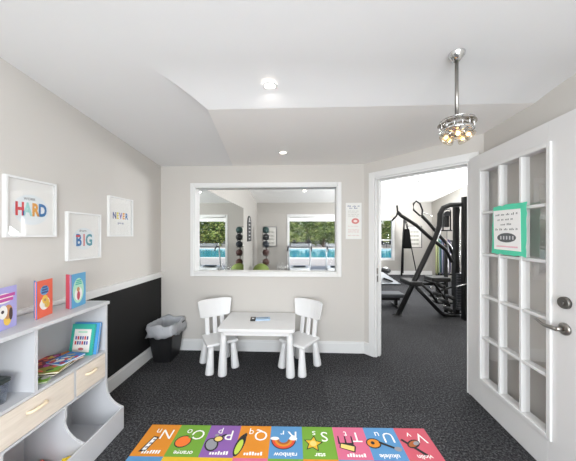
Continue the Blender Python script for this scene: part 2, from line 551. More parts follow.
b.build('lever_handle', CHROME, door)
b = MB()
b.tube([LM @ Vector((0.858, 0.0, 1.03)), LM @ Vector((0.858, -0.012, 1.03)), LM @ Vector((0.858, -0.018, 1.03))], [0.033, 0.0325, 0.030], 28)
b.tube([LM @ Vector((0.858, -0.018, 1.03)), LM @ Vector((0.858, -0.024, 1.03))], [0.012, 0.012], 16)
b.build('deadbolt', mat('dull_nickel', (120, 118, 114), 0.5, 1.0), door)
for z in (0.22, 1.03, 1.84):
    b = MB(); b.cyl(LM @ Vector((-0.006, 0.004, z)), LM @ Vector((-0.006, 0.004, z + 0.09)), 0.006, n=10)
    b.build('hinge', CHROME, door)

# sign on the door glass
SM = LM @ Matrix.Translation((0.024, 0, -0.004))
sg = thing('paper_sign', SM @ Vector((0.45, -0.016, 1.42)), 'white paper notice with a teal border taped on the glazed door', 'sign')
TEAL = mat('teal_border_paper', (92, 214, 176), 0.8, var=0.05)
INK = mat('grey_ink', (70, 70, 72), 0.8)
b = MB()
b.use(TEAL)
random.seed(3)
outl = []
for k in range(40):
    t = k / 40 * 4; sd = int(t); f = t - sd
    c = [(0.298, 1.268), (0.60, 1.262), (0.606, 1.618), (0.312, 1.612)]
    p0, p1 = c[sd], c[(sd + 1) % 4]
    x = p0[0] + (p1[0] - p0[0]) * f; z = p0[1] + (p1[1] - p0[1]) * f
    outl.append((x + random.uniform(-.005, .005), z + random.uniform(-.005, .005)))
b.prism(outl, -0.018, -0.0165, 'y', M=SM)
b.build('border', None, sg)
b = MB(); b.use(PAPER)
b.prism([(0.325, 1.30), (0.565, 1.295), (0.56, 1.578), (0.318, 1.584)], -0.0195, -0.0182, 'y', M=SM)
b.use(INK)
def words(b, cx, z, wd, h, M, t, seed, face='y'):
    random.seed(seed); x = cx - wd / 2
    while x < cx + wd / 2 - 0.01:
        l = min(random.uniform(0.02, 0.045), cx + wd / 2 - x)
        n = max(2, int(l / (h * 0.7)))
        for i in range(n):
            xa = x + l * i / n; hh = h * random.choice((0.6, 0.75, 1.0))
            b.poly([M @ Vector((q[0], t, q[1])) for q in ((xa, z), (xa + l / n * .55, z), (xa + l / n * .7, z + hh), (xa + l / n * .2, z + hh))])
        x += l + h * 0.9
for k, (wd, z) in enumerate(((0.2, 1.543), (0.16, 1.508), (0.10, 1.473), (0.2, 1.438))):
    words(b, 0.44, z, wd, 0.014, SM, -0.0199, k)
em = mat('pewter_ink', (96, 98, 100), 0.7); lt = mat('pale_ink', (205, 205, 206), 0.7)
b.use(em); b.poly([SM @ Vector((0.442 + .085 * math.cos(a) , -0.0199, 1.385 + .033 * math.sin(a))) for a in [2 * PI * i / 24 for i in range(24)]])
b.use(lt)
for i in range(5):
    b.poly([SM @ Vector((0.386 + .027 * i + dx, -0.0202, 1.372 + dz)) for dx, dz in ((0, 0), (.013, 0), (.013, .024), (0, .026))])
b.use(mat('pink_ink', (236, 190, 200), 0.7)); b.poly([SM @ Vector(q) for q in ((.35, -.0199, 1.318), (.54, -.0199, 1.316), (.54, -.0199, 1.326), (.35, -.0199, 1.328))])
b.build('sheet', None, sg)

# ------------------------------------------------------------------ wall pictures
def picture(y0, y1, z0, z1, label, draw):
    t = thing('framed_print', (XL, (y0 + y1) / 2, z0), label, 'picture', 'framed lettering prints on the left wall')
    fw = 0.014; dp = 0.024
    b = MB()
    for q in ((y0, y0 + fw, z0, z1), (y1 - fw, y1, z0, z1), (y0 + fw, y1 - fw, z0, z0 + fw), (y0 + fw, y1 - fw, z1 - fw, z1)):
        b.box(XL, XL + dp, q[0], q[1], q[2], q[3])
    b.build('frame', TRIM, t, bevel=0.0015)
    b = MB(); b.use(mat('print_paper', (232, 231, 228), 0.8))
    xp = XL + 0.008
    b.box(XL + 0.0005, xp, y0 + fw, y1 - fw, z0 + fw, z1 - fw)
    draw(b, (y0 + y1) / 2, (z0 + z1) / 2, xp)
    b.build('print', None, t)
    b = MB(); b.box(XL + 0.017, XL + 0.019, y0 + fw, y1 - fw, z0 + fw, z1 - fw)
    b.build('glass', PGLASS, t)
def TM(x, y, z, sx=1.0):   # text frame on the left wall: reads along +Y, faces +X
    return Matrix(((0, 0, 1, x), (sx, 0, 0, y), (0, 1, 0, z), (0, 0, 0, 1)))
RED = mat('print_red', (205, 62, 66), 0.7); BLU = mat('print_blue', (52, 112, 168), 0.7); ORG = mat('print_orange', (226, 160, 72), 0.7)
TUR = mat('print_aqua', (158, 208, 204), 0.7); NVY = mat('print_navy', (70, 84, 140), 0.7); PUR = mat('print_purple', (120, 104, 178), 0.7)
YEL = mat('print_yellow', (222, 206, 96), 0.7); GRN = mat('print_teal', (84, 150, 160), 0.7); PALE = mat('print_pale_blue', (222, 228, 231), 0.8)
PNK = mat('print_rose', (200, 120, 120), 0.7)
def d_hard(b, y, z, x):
    b.use(PALE); b.poly([(x + .0004, y + .105 * math.cos(a), z - .01 + .095 * math.sin(a)) for a in [2 * PI * i / 28 for i in range(28)]])
    b.use(mat('print_grey', (110, 110, 112), 0.7)); b.text('WORK', 0.022, TM(x + .0008, y - .01, z + .056), 0.0004)
    for ch, m, dy in (('H', RED, -.066), ('A', TUR, -.022), ('R', ORG, .024), ('D', BLU, .068)):
        b.use(m); b.text(ch, 0.108, TM(x + .0008, y + dy, z - .012, 0.66), 0.005)
    b.use(NVY); b.poly([(x + .0012, y - .050, z - .047), (x + .0012, y - .042, z - .047), (x + .0012, y - .042, z - .018), (x + .0012, y - .050, z - .018)])
def d_big(b, y, z, x):
    b.use(PALE); b.poly([(x + .0004, y + .1 * math.cos(a), z - .02 + .085 * math.sin(a)) for a in [2 * PI * i / 28 for i in range(28)]])
    b.use(mat('print_grey', (110, 110, 112), 0.7)); b.text('dream', 0.026, TM(x + .0008, y - .01, z + .042), 0.0002)
    for ch, m, dy in (('B', BLU, -.048), ('I', PNK, .0), ('G', GRN, .046)):
        b.use(m); b.text(ch, 0.125, TM(x + .0008, y + dy, z - .035, 0.72), 0.004)
    b.use(RED); b.poly([(x + .0012, y - .072, z - .006), (x + .0012, y - .036, z - .006), (x + .0012, y - .036, z + .008), (x + .0012, y - .072, z + .008)])
def d_never(b, y, z, x):
    for k, (ch, m) in enumerate(zip('NEVER', (NVY, YEL, PUR, ORG, BLU))):
        b.use(m); b.text(ch, 0.08, TM(x + .0008, y - .08 + .04 * k, z + .008, 0.72), 0.003)
    b.use(NVY); b.text('give up', 0.028, TM(x + .0008, y - .0, z - .056), 0.0003)
picture(1.352, 1.655, 1.386, 1.748, 'white framed print reading HARD in four colours, largest in view on the left wall', d_hard)
picture(1.735, 2.044, 1.21, 1.572, 'white framed print reading BIG, hung lowest of the wall prints', d_big)
picture(2.132, 2.455, 1.386, 1.75, 'white framed print reading NEVER, nearest the back corner', d_never)

# notice on the back wall
t = thing('wall_notice', (0.66, YB, 1.36), 'narrow printed notice with a red oval on the back wall beside the doorway', 'notice')
b = MB(); b.use(mat('notice_sheet', (226, 226, 222), 0.7)); b.box(0.575, 0.745, YB - 0.004, YB, 1.36, 1.775)
WM = Matrix(((1, 0, 0, 0), (0, 1, 0, 0), (0, 0, 1, 0), (0, 0, 0, 1)))
b.use(NVY)
for z, wd in ((1.735, .14), (1.712, .10)): words(b, 0.66, z, wd, 0.018, WM, YB - 0.0045, int(z * 1000))
b.use(mat('notice_text', (168, 166, 160), 0.8))
for k, z in enumerate((1.68, 1.66, 1.64, 1.62)): words(b, 0.66, z, 0.13, 0.009, WM, YB - 0.0045, k + 30)
b.use(mat('notice_red', (206, 128, 124), 0.8)); b.poly([(0.68 + .045 * math.cos(a), YB - .0045, 1.565 + .034 * math.sin(a)) for a in [2 * PI * i / 20 for i in range(20)]])
b.use(mat('notice_pale', (236, 222, 218), 0.8)); b.poly([(0.68 + .022 * math.cos(a), YB - .005, 1.565 + .014 * math.sin(a)) for a in [2 * PI * i / 20 for i in range(20)]])
b.use(mat('notice_pink', (208, 168, 166), 0.8))
for k, z in enumerate((1.50, 1.46, 1.445, 1.43, 1.39)): words(b, 0.66, z, 0.13, 0.011, WM, YB - 0.0045, k + 60)
b.build('sheet', None, t)
b = MB()
for q in ((0.568, .576, 1.353, 1.782), (.744, .752, 1.353, 1.782), (.576, .744, 1.353, 1.361), (.576, .744, 1.774, 1.782)):
    b.box(q[0], q[1], YB - 0.008, YB, q[2], q[3])
b.build('clear_holder', TRIM, t)

# ------------------------------------------------------------------ storage unit
U0, U1 = 0.79, 1.765; XF = -1.385; XBN = -1.262; ZT = 0.92; pt = 0.018; XB = XL + 0.036
un = thing('storage_unit', (XL + 0.2, (U0 + U1) / 2, 0), 'pale grey toy storage unit with open cubbies, wood drawers and floor bins', 'storage unit')
prof = [(XB, 0), (XBN, 0), (XBN, 0.16)]
for i in range(1, 9):
    t = i / 9
    # concave sweep from the bin lip up to the carcass front
    p0, p1, p2 = (XBN, 0.16), (XF - 0.004, 0.20), (XF, 0.335)
    prof.append(((1 - t) ** 2 * p0[0] + 2 * t * (1 - t) * p1[0] + t * t * p2[0], (1 - t) ** 2 * p0[1] + 2 * t * (1 - t) * p1[1] + t * t * p2[1]))
prof += [(XF, 0.335), (XF, ZT - 0.022), (XB, ZT - 0.022)]
for y in (U0, U1 - pt):
    b = MB(); b.prism(prof, y, y + pt, 'y'); b.build('side_panel', GREYP, un, bevel=0.0015)
b = MB(); b.box(XB - 0.0, XF + 0.012, U0 - 0.008, U1 + 0.008, ZT - 0.022, ZT); b.build('top', GREYP, un, bevel=0.003)
b = MB(); b.box(XB, XB + 0.006, U0 + pt, U1 - pt, 0.02, ZT - 0.022); b.build('back_panel', GREYP, un)
ZS = 0.57
b = MB(); b.box(XB + .006, XF - 0.001, U0 + pt, U1 - pt, ZS - 0.016, ZS); b.build('shelf', GREYP, un)
b = MB(); b.box(XB + .006, XF - 0.001, U0 + pt, U1 - pt, 0.368, 0.382); b.build('shelf', GREYP, un)
b = MB(); b.box(XB + .006, XF - 0.002, 1.262, 1.28, ZS, ZT - 0.022); b.build('divider', GREYP, un)
for y in (1.034, 1.496):
    b = MB(); b.box(XB + .006, XF - 0.002, y, y + 0.014, 0.382, ZS - 0.016); b.build('divider', GREYP, un)
dprof = [(XB + .006, 0.03)] + [(x - (0.012 if x > XF + .001 else 0.001), z) for x, z in prof[1:-2]] + [(XF - .001, 0.368), (XB + .006, 0.368)]
dprof[1] = (XBN - .012, 0.03)
for y in (1.107, 1.432):
    b = MB(); b.prism(dprof, y, y + 0.015, 'y'); b.build('bin_divider', GREYP, un, bevel=0.001)
b = MB(); b.box(XBN - 0.012, XBN, U0 + pt, U1 - pt, 0.0, 0.158); b.build('bin_front', GREYP, un, bevel=0.002)
b = MB(); b.box(XB + .006, XBN - 0.012, U0 + pt, U1 - pt, 0.02, 0.03); b.build('bin_floor', GREYP, un)
for (y0, y1) in ((U0 + pt + .003, 1.031), (1.051, 1.493), (1.513, U1 - pt - .003)):
    b = MB(); b.box(XF - 0.02, XF, y0, y1, 0.386, ZS - 0.02)
    b.box(XB + .03, XF - 0.02, y0 + .006, y0 + .016, 0.39, 0.5); b.box(XB + .03, XF - 0.02, y1 - .016, y1 - .006, 0.39, 0.5)
    b.box(XB + .03, XF - 0.02, y0 + .016, y1 - .016, 0.39, 0.398)
    dr = b.build('drawer', WOOD, un, bevel=0.0015)
    c = (y0 + y1) / 2 - (0.012 if y0 > 1.5 else 0)
    b = MB(); w2 = 0.046 if y1 - y0 > .3 else 0.035
    b.tube([(XF - .001, c - w2, .487), (XF + .014, c - w2 + .006, .489), (XF + .021, c - w2 * .6, .49), (XF + .022, c, .49), (XF + .021, c + w2 * .6, .49), (XF + .014, c + w2 - .006, .489), (XF - .001, c + w2, .487)], 0.0085, 10)
    b.build('handle', HANDLEW, dr)

# ------------------------------------------------------------------ books on top of the unit
def page_mat(): return mat('page_edges', (238, 232, 220), 0.9)
def standing_book(S, E, B, h, z, cov, back, label, art):
    """open book standing on its edge: front cover S->E faces the room, back cover S->B"""
    S = Vector((*S, z)); E = Vector((*E, z)); B = Vector((*B, z))
    t = thing('picture_book', S, label, 'book', 'picture books standing on the storage unit')
    def plane(P, Q, m, name, th, flip, draw=None):
        d = (Q - P).normalized(); n = Vector((d.y, -d.x, 0)) * (-1 if flip else 1)
        M = Matrix(((d.x, n.x, 0, P.x), (d.y, n.y, 0, P.y), (0, 0, 1, z), (0, 0, 0, 1)))
        L = (Q - P).length
        b = MB(); b.use(m); b.box(0, L, -th, 0, 0, h, M=M)
        if draw: draw(b, L, h, M)
        return b.build(name, None, t), M, L
    f, M, L = plane(S, E, cov, 'front_cover', 0.004, False, art)
    bo, M2, L2 = plane(S, B, back, 'back_cover', 0.004, True)
    b = MB(); b.use(page_mat())
    b.add([M @ Vector(q) for q in ((0.004, -.005, .004), (L - .004, -.005, .004), (L - .004, -.011, .004), (.012, -.013, .004),
                                    (0.004, -.005, h - .004), (L - .004, -.005, h - .004), (L - .004, -.011, h - .004), (.012, -.013, h - .004))],
          [(3, 2, 1, 0), (4, 5, 6, 7), (0, 1, 5, 4), (1, 2, 6, 5), (2, 3, 7, 6), (3, 0, 4, 7)])
    b.build('pages', None, t)
    return t
def ell(b, m, cx, cz, rx, rz, M, lift=0.0004, n=18):
    b.use(m); b.poly([M @ Vector((cx + rx * math.cos(a), lift, cz + rz * math.sin(a))) for a in [2 * PI * i / n for i in range(n)]])
def rect(b, m, x0, x1, z0, z1, M, lift=0.0004):
    b.use(m); b.poly([M @ Vector((x, lift, q)) for x, q in ((x0, z0), (x1, z0), (x1, z1), (x0, z1))])
C_OR = mat('cover_orange', (232, 106, 78), 0.45); C_BL = mat('cover_blue', (62, 112, 182), 0.45); C_LB = mat('cover_sky', (92, 164, 206), 0.45)
C_RD = mat('cover_crimson', (198, 64, 84), 0.45); C_PU = mat('cover_lilac', (170, 166, 220), 0.45); C_TE = mat('cover_teal', (58, 178, 160), 0.45)
C_WH = mat('cover_white', (240, 238, 232), 0.5); C_YE = mat('cover_yellow', (236, 196, 84), 0.5); C_BR = mat('cover_tan', (196, 142, 92), 0.5)
C_DK = mat('cover_dark', (64, 44, 46), 0.5); C_MG = mat('cover_magenta', (196, 78, 160), 0.5); C_MT = mat('cover_mint', (178, 222, 196), 0.5)
C_GN = mat('cover_green', (128, 178, 66), 0.5)
def art_orange(b, L, h, M):
    ell(b, C_WH, L * .52, h * .36, L * .3, h * .17, M, .0003)
    for k, (dx, dz) in enumerate(((-.16, .0), (.1, .03), (-.02, -.06), (.13, -.05))): ell(b, C_YE if k % 2 else C_WH, L * (.52 + dx), h * (.36 + dz), L * .16, h * .09, M, .0005)
    ell(b, C_YE, L * .52, h * .47, L * .17, h * .12, M, .0006); ell(b, C_BR, L * .52, h * .45, L * .08, h * .04, M, .0008)
    for k in range(3): rect(b, NVY, L * (.32 + .02 * k), L * (.72 - .03 * k), h * (.64 + .07 * k), h * (.69 + .07 * k), M, .0005)
    ell(b, C_LB, L * .5, h * .72, L * .26, h * .13, M, .0003)
def art_blue(b, L, h, M):
    ell(b, C_MT, L * .5, h * .48, L * .36, h * .38, M, .0003)
    for k in range(3): rect(b, C_TE, L * (.3 + .03 * k), L * (.72 - .02 * k), h * (.66 + .055 * k), h * (.695 + .055 * k), M, .0005)
    ell(b, C_WH, L * .5, h * .38, L * .25, h * .2, M, .0005); ell(b, C_RD, L * .5, h * .33, L * .1, h * .14, M, .0007); ell(b, C_BR, L * .48, h * .52, L * .1, h * .07, M, .0008)
def art_purple(b, L, h, M):
    for k, w in enumerate((.34, .42)): rect(b, C_MG, L * (.52 - w), L * (.5 + w), h * (.66 + .1 * k), h * (.735 + .1 * k), M, .0005)
    ell(b, C_WH, L * .45, h * .74, L * .4, h * .12, M, .0003)
    ell(b, C_BR, L * .62, h * .4, L * .2, h * .17, M, .0005); ell(b, C_DK, L * .74, h * .34, L * .08, h * .15, M, .0007)
    ell(b, C_WH, L * .42, h * .42, L * .18, h * .16, M, .0006); ell(b, C_DK, L * .40, h * .43, L * .06, h * .04, M, .0008); ell(b, C_YE, L * .6, h * .22, L * .16, h * .14, M, .0004)
    ell(b, C_TE, L * .2, h * .46, L * .1, h * .09, M, .0005)
standing_book((-1.477, 1.352), (-1.508, 1.478), (-1.535, 1.393), 0.215, ZT, C_OR, C_BL, 'orange picture book standing open between two others on the grey unit', art_orange)
standing_book((-1.464, 1.553), (-1.492, 1.70), (-1.52, 1.578), 0.222, ZT, C_LB, C_RD, 'sky blue picture book with a mint oval, standing nearest the unit far end', art_blue)
standing_book((-1.465, 1.14), (-1.50, 1.275), (-1.545, 1.18), 0.215, ZT, C_PU, C_PU, 'lilac picture book with animals and magenta title on top of the unit', art_purple)

# leaning books in the right cubby
def leaning_book(y, x0, x1, h, th, m, label, art, lean):
    t = thing('picture_book', ((x0 + x1) / 2, y, ZS), label, 'book')
    M = Matrix.Translation((x0, y, ZS + 0.0005)) @ Matrix.Rotation(-lean, 4, 'X')
    F = M @ Matrix(((1, 0, 0, 0), (0, -1, 0, 0), (0, 0, 1, 0), (0, 0, 0, 1)))
    b = MB(); b.use(m); b.box(0, x1 - x0, 0, 0.003, 0, h, M=M)
    if art: art(b, x1 - x0, h, F)
    b.build('front_cover', None, t)
    b = MB(); b.use(page_mat()); b.box(0.004, x1 - x0 - .004, 0.003, th - .003, 0.004, h - .004, M=M); b.build('pages', None, t)
    b = MB(); b.use(m); b.box(0, x1 - x0, th - .003, th, 0, h, M=M); b.build('back_cover', None, t)
def art_teal(b, L, h, M):
    rect(b, C_WH, L * .13, L * .87, h * .1, h * .84, M, .0003)
    rect(b, C_MT, L * .3, L * .7, h * .72, h * .77, M, .0005)
    for r in range(2):
        for k in range(6):
            rect(b, (PUR, RED, NVY)[(k + r) % 3], L * (.2 + .1 * k), L * (.27 + .1 * k), h * (.5 - .16 * r), h * (.61 - .16 * r), M, .0005)
    ell(b, PNK, L * .5, h * .2, L * .12, h * .045, M, .0005)
leaning_book(1.665, -1.585, -1.422, 0.205, 0.012, C_TE, 'teal and white picture book leaning on the cubby side in the storage unit', art_teal, math.radians(10))
leaning_book(1.682, -1.585, -1.402, 0.21, 0.016, mat('cover_azure', (84, 156, 214), 0.45), 'azure picture book leaning behind the teal one in the cubby', None, math.radians(10))

# flat books in the right cubby
mags = [  # x, y, rot, w, l, cover, accents, label
    (-1.55, 1.41, 0.5, .19, .24, C_GN, (C_DK, C_WH, C_YE), 'green illustrated book lying flat at the near end of the cubby'),
    (-1.52, 1.50, 0.15, .18, .24, C_DK, (C_GN, C_YE, C_RD), 'dark jungle patterned book lying in the middle of the cubby pile'),
    (-1.54, 1.535, -0.35, .18, .21, mat('cover_amber', (214, 130, 52), 0.5), (C_YE, C_LB, C_RD), 'amber picture book lying over others in the cubby'),
    (-1.475, 1.465, 0.3, .13, .19, mat('cover_olive', (160, 150, 60), 0.5), (C_GN, C_OR, C_DK), 'small olive picture book lying at the cubby front edge'),
    (-1.475, 1.535, -0.15, .12, .15, mat('cover_cobalt', (64, 132, 200), 0.5), (C_WH, C_YE, C_RD), 'small cobalt blue booklet lying on the cubby pile'),
    (-1.575, 1.50, 0.7, .13, .18, mat('cover_maroon', (130, 38, 66), 0.5), (C_OR, C_YE, C_MG), 'maroon booklet lying at the back of the cubby pile'),
]
zc = [ZS, ZS + .010, ZS + .020, ZS + .030, ZS + .0395, ZS + .0302]
for k, (x, y, r, w_, l_, m, acc, lab) in enumerate(mags):
    t = thing('flat_book', (x, y, zc[k]), lab, 'book', 'books lying flat in the cubby')
    th = 0.009
    M = Matrix.Translation((x, y, zc[k])) @ Matrix.Rotation(r, 4, 'Z')
    b = MB(); b.use(m); b.box(-w_ / 2, w_ / 2, -l_ / 2, l_ / 2, th - .0015, th, M=M)
    random.seed(40 + k)
    for q in range(14):
        b.use(acc[q % 3])
        cx, cy = random.uniform(-w_ * .4, w_ * .4), random.uniform(-l_ * .42, l_ * .42)
        rx, ry = random.uniform(.008, .03), random.uniform(.006, .02); a0 = random.uniform(0, PI)
        pts = []
        for i in range(10):
            a = 2 * PI * i / 10
            px, py = rx * math.cos(a), ry * math.sin(a)
            px, py = px * math.cos(a0) - py * math.sin(a0), px * math.sin(a0) + py * math.cos(a0)
            pts.append(M @ Vector((min(max(cx + px, -w_ / 2), w_ / 2), min(max(cy + py, -l_ / 2), l_ / 2), th + .0002 + .00004 * q)))
        b.poly(pts)
    b.build('front_cover', None, t)
    b = MB(); b.use(page_mat()); b.box(-w_ / 2 + .002, w_ / 2 - .002, -l_ / 2 + .002, l_ / 2 - .002, .0012, th - .0015, M=M); b.build('pages', None, t)
    b = MB(); b.use(m); b.box(-w_ / 2, w_ / 2, -l_ / 2, l_ / 2, 0, .0012, M=M); b.build('back_cover', None, t)

# clear tub in the left cubby
tub = thing('storage_tub', (-1.535, 1.09, ZS), 'clear plastic tub with a dark lid and orange contents in the left cubby', 'tub')
tx, ty = -1.535, 1.09
def loft(b, loops, caps=(True, True), smooth=False):
    n = len(loops[0]); o = len(b.v)
    for l in loops:
        for p in l: b.v.append(Vector(p))
    for i in range(len(loops) - 1):
        for k in range(n):
            j = (k + 1) % n
            b.f.append([o + i * n + k, o + i * n + j, o + (i + 1) * n + j, o + (i + 1) * n + k]); b.m.append(b.cur); b.s.append(smooth)
    if caps[0]: b.f.append([o + k for k in range(n)][::-1]); b.m.append(b.cur); b.s.append(False)
    if caps[1]: b.f.append([o + (len(loops) - 1) * n + k for k in range(n)]); b.m.append(b.cur); b.s.append(False)
def rl(x0, x1, y0, y1, r, z): return [(x, y, z) for x, y in rrect(x0, x1, y0, y1, r)]
b = MB(); loft(b, [rl(tx - .085, tx + .085, ty - .108, ty + .108, .02, ZS + .001), rl(tx - .09, tx + .09, ty - .114, ty + .114, .02, ZS + .105)], (True, False), True)
b.build('tub_body', glass_mat('clear_plastic', (240, 243, 248), 1.25), tub, solid=0.002)
b = MB(); loft(b, [rl(tx - .096, tx + .096, ty - .12, ty + .12, .022, ZS + .1), rl(tx - .096, tx + .096, ty - .12, ty + .12, .022, ZS + .114), rl(tx - .085, tx + .085, ty - .11, ty + .11, .02, ZS + .122)])
b.build('lid', mat('dark_green_lid', (34, 44, 42), 0.4), tub, bevel=0.002)
crs = [mat('crayon_orange', (226, 116, 48), 0.6), mat('crayon_blue', (92, 120, 200), 0.6), mat('crayon_yellow', (232, 190, 70), 0.6), mat('crayon_pink', (214, 112, 150), 0.6)]
random.seed(5)
for k in range(9):
    x = tx - .03 + .03 * (k % 4) ; y = ty - .02 + .04 * (k // 4)
    b = MB(); b.cyl((x - .004, y - .035, ZS + .013 + .018 * (k // 3)), (x + .004, y + .04, ZS + .013 + .018 * (k // 3)), 0.009, n=8)
    tag(b.build('crayon', crs[0 if k < 5 else k % 4]), 'thick crayon lying inside the clear tub in the left cubby', 'crayon', 'crayons inside the clear tub')

# toys in the middle floor bin
blk = MB(); TBM = Matrix.Translation((-1.325, 1.385, 0.072)) @ Matrix.Rotation(0.5, 4, 'Z') @ Matrix.Rotation(0.35, 4, 'X')
blk.box(-.03, .03, -.035, .035, -.025, .025, M=TBM)
for i in (-.015, .015):
    for j in (-.018, .018):
        blk.tube([TBM @ Vector((i, j, .025)), TBM @ Vector((i, j, .034))], [.009, .009], 12)
tag(blk.build('toy_block', mat('toy_yellow', (240, 206, 40), 0.4), bevel=0.002), 'yellow toy brick on top of the toys in the floor bin', 'toy')
TBM2 = Matrix.Translation((-1.49, 1.32, 0.0655)) @ Matrix.Rotation(-0.4, 4, 'Z')
car = thing('toy_truck', (-1.49, 1.32, 0.03), 'orange red toy truck lying in the floor bin beside the yellow brick', 'toy')
b = MB(); b.box(-.045, .045, -.08, .08, -.012, .02, M=TBM2); b.box(-.04, .04, -.07, -.01, .02, .055, M=TBM2); b.build('truck_body', mat('toy_orange', (226, 92, 52), 0.4), car, bevel=0.006)
for sx in (-1, 1):
    for yy in (-.045, .045):
        b = MB(); b.cyl(TBM2 @ Vector((sx * .04, yy, -.014)), TBM2 @ Vector((sx * .055, yy, -.014)), .02, n=16); b.build('wheel', BLK, car)
tc_ = [mat('toy_blue', (60, 120, 200), 0.4), mat('toy_green', (90, 170, 90), 0.4), mat('toy_red', (206, 60, 56), 0.4), mat('toy_white', (230, 230, 226), 0.4)]
random.seed(8)
for k in range(3):
    x = -1.57 + .085 * (k % 3); y = 1.17 + .09 * (k // 3); z = 0.06
    M = Matrix.Translation((x, y, z)) @ Matrix.Rotation(random.uniform(-.4, .4), 4, 'Z')
    b = MB(); b.box(-.028, .028, -.028, .028, -.03, .014, M=M)
    for i in (-.013, .013):
        for j in (-.013, .013): b.tube([M @ Vector((i, j, .014)), M @ Vector((i, j, .021))], [.008, .008], 10)
    tag(b.build('toy_block', tc_[k % 4], bevel=0.002), 'toy brick lying at the bottom of the floor bin', 'toy', 'bricks in the floor bin')

# ------------------------------------------------------------------ waste basket and its bag
wb = thing('waste_basket', (-1.5, 2.81, 0), 'black plastic waste basket lined with a bag in the back left corner', 'waste basket')
def wl(f, z, r=.03): # footprint between bottom and rim
    x0, x1 = -1.60 - .045 * f, -1.405 + .045 * f; y0, y1 = 2.685 - .045 * f, 2.935 + .035 * f
    return rl(x0, x1, y0, y1, r, z)
b = MB()
loft(b, [wl(0, 0.0), wl(0.95, .36), wl(1, .362), wl(1.12, .372), wl(1.12, .385), wl(.95, .387), wl(.9, .36), wl(-.05, .01)], (True, True), False)
b.build('basket', mat('black_bin_plastic', (20, 20, 22), 0.45), wb, bevel=0.0)
bag = MB()
def wav(l, amp, seed, zamp=0.0):
    out = []
    for i, p in enumerate(l):
        n = noise.noise(Vector((p[0] * 22 + seed, p[1] * 22, p[2] * 14))) 
        n2 = noise.noise(Vector((p[0] * 13, p[1] * 13 + seed, 4.0)))
        c = Vector((-1.5, 2.81, 0)); d = Vector((p[0], p[1], 0)) - c; d.normalize()
        out.append((p[0] + d.x * amp * n, p[1] + d.y * amp * n, p[2] + zamp * n2))
    return out
def wlf(f, z):
    x0, x1 = -1.60 - .045 * f, -1.405 + .045 * f; y0, y1 = 2.685 - .045 * f, 2.935 + .035 * f
    pts = rrect(x0, x1, y0, y1, .035, 4); out = []
    n = len(pts)
    for i in range(n):
        p, q = pts[i], pts[(i + 1) % n]
        L = math.hypot(q[0] - p[0], q[1] - p[1]); k = max(1, int(L / .018))
        for j in range(k): out.append((p[0] + (q[0] - p[0]) * j / k, p[1] + (q[1] - p[1]) * j / k, z))
    return out
base = wlf(1.0, 0)
def scaled(f, z):
    c = Vector((-1.5, 2.81, 0)); out = []
    for p in base:
        out.append((c.x + (p[0] - c.x) * f, c.y + (p[1] - c.y) * f, z))
    return out
loft(bag, [wav(scaled(.70, .05), .01, 1), wav(scaled(.82, .22), .012, 2), wav(scaled(.90, .36), .006, 3), wav(scaled(.95, .405), .01, 4, .022), wav(scaled(1.0, .418), .01, 4, .026),
           wav(scaled(1.045, .405), .01, 4, .020), wav(scaled(1.07, .37), .02, 5, .01), wav(scaled(1.06, .33), .028, 6, .015), wav(scaled(1.055, .285), .034, 7, .04)], (True, False), True)
bm_ = mat('white_bag_film', (180, 182, 186), 0.35, trans=0.0)
bo = bag.build('waste_bag', bm_, solid=0.0008)
tag(bo, 'translucent white bin bag folded over the black waste basket rim', 'bag')

# ------------------------------------------------------------------ children's table and chairs
tb = thing('play_table', (-.415, 2.70, 0), 'white plastic play table with chunky tapered legs against the back wall', 'table')
tx0, tx1, ty0, ty1 = -.80, -.03, 2.42, 2.965
b = MB(); b.prism(rrect(tx0, tx1, ty0, ty1, .032, 6), .446, .48, 'z'); b.build('tabletop', WPLAS, tb, bevel=0.008, seg=3)
b = MB(); b.prism(rrect(tx0 + .025, tx1 - .025, ty0 + .025, ty1 - .025, .05, 6), .405, .446, 'z'); b.build('apron', WPLAS, tb, bevel=0.004)
def leg_mb(top, bot, zt, rt=.026, rb=.042):
    b = MB()
    top = Vector((*top, zt)); bot = Vector((*bot, 0))
    L = [0, .004, .018, .1, .4, .75, 1]
    R = [rb * .86, rb * .95, rb, rb * .99, rb * .86, rt * 1.08, rt]
    b.tube([bot.lerp(top, q) for q in L], R, 20); return b
for ix, iy in ((0, 0), (1, 0), (0, 1), (1, 1)):
    bx = (tx0 + .045, tx1 - .045)[ix]; by = (ty0 + .05, ty1 - .05)[iy]
    cx = (tx0 + .055, tx1 - .055)[ix]; cy = (ty0 + .06, ty1 - .06)[iy]
    leg_mb((cx, cy), (bx, by), .43, .029, .045).build('leg', WPLAS, tb)

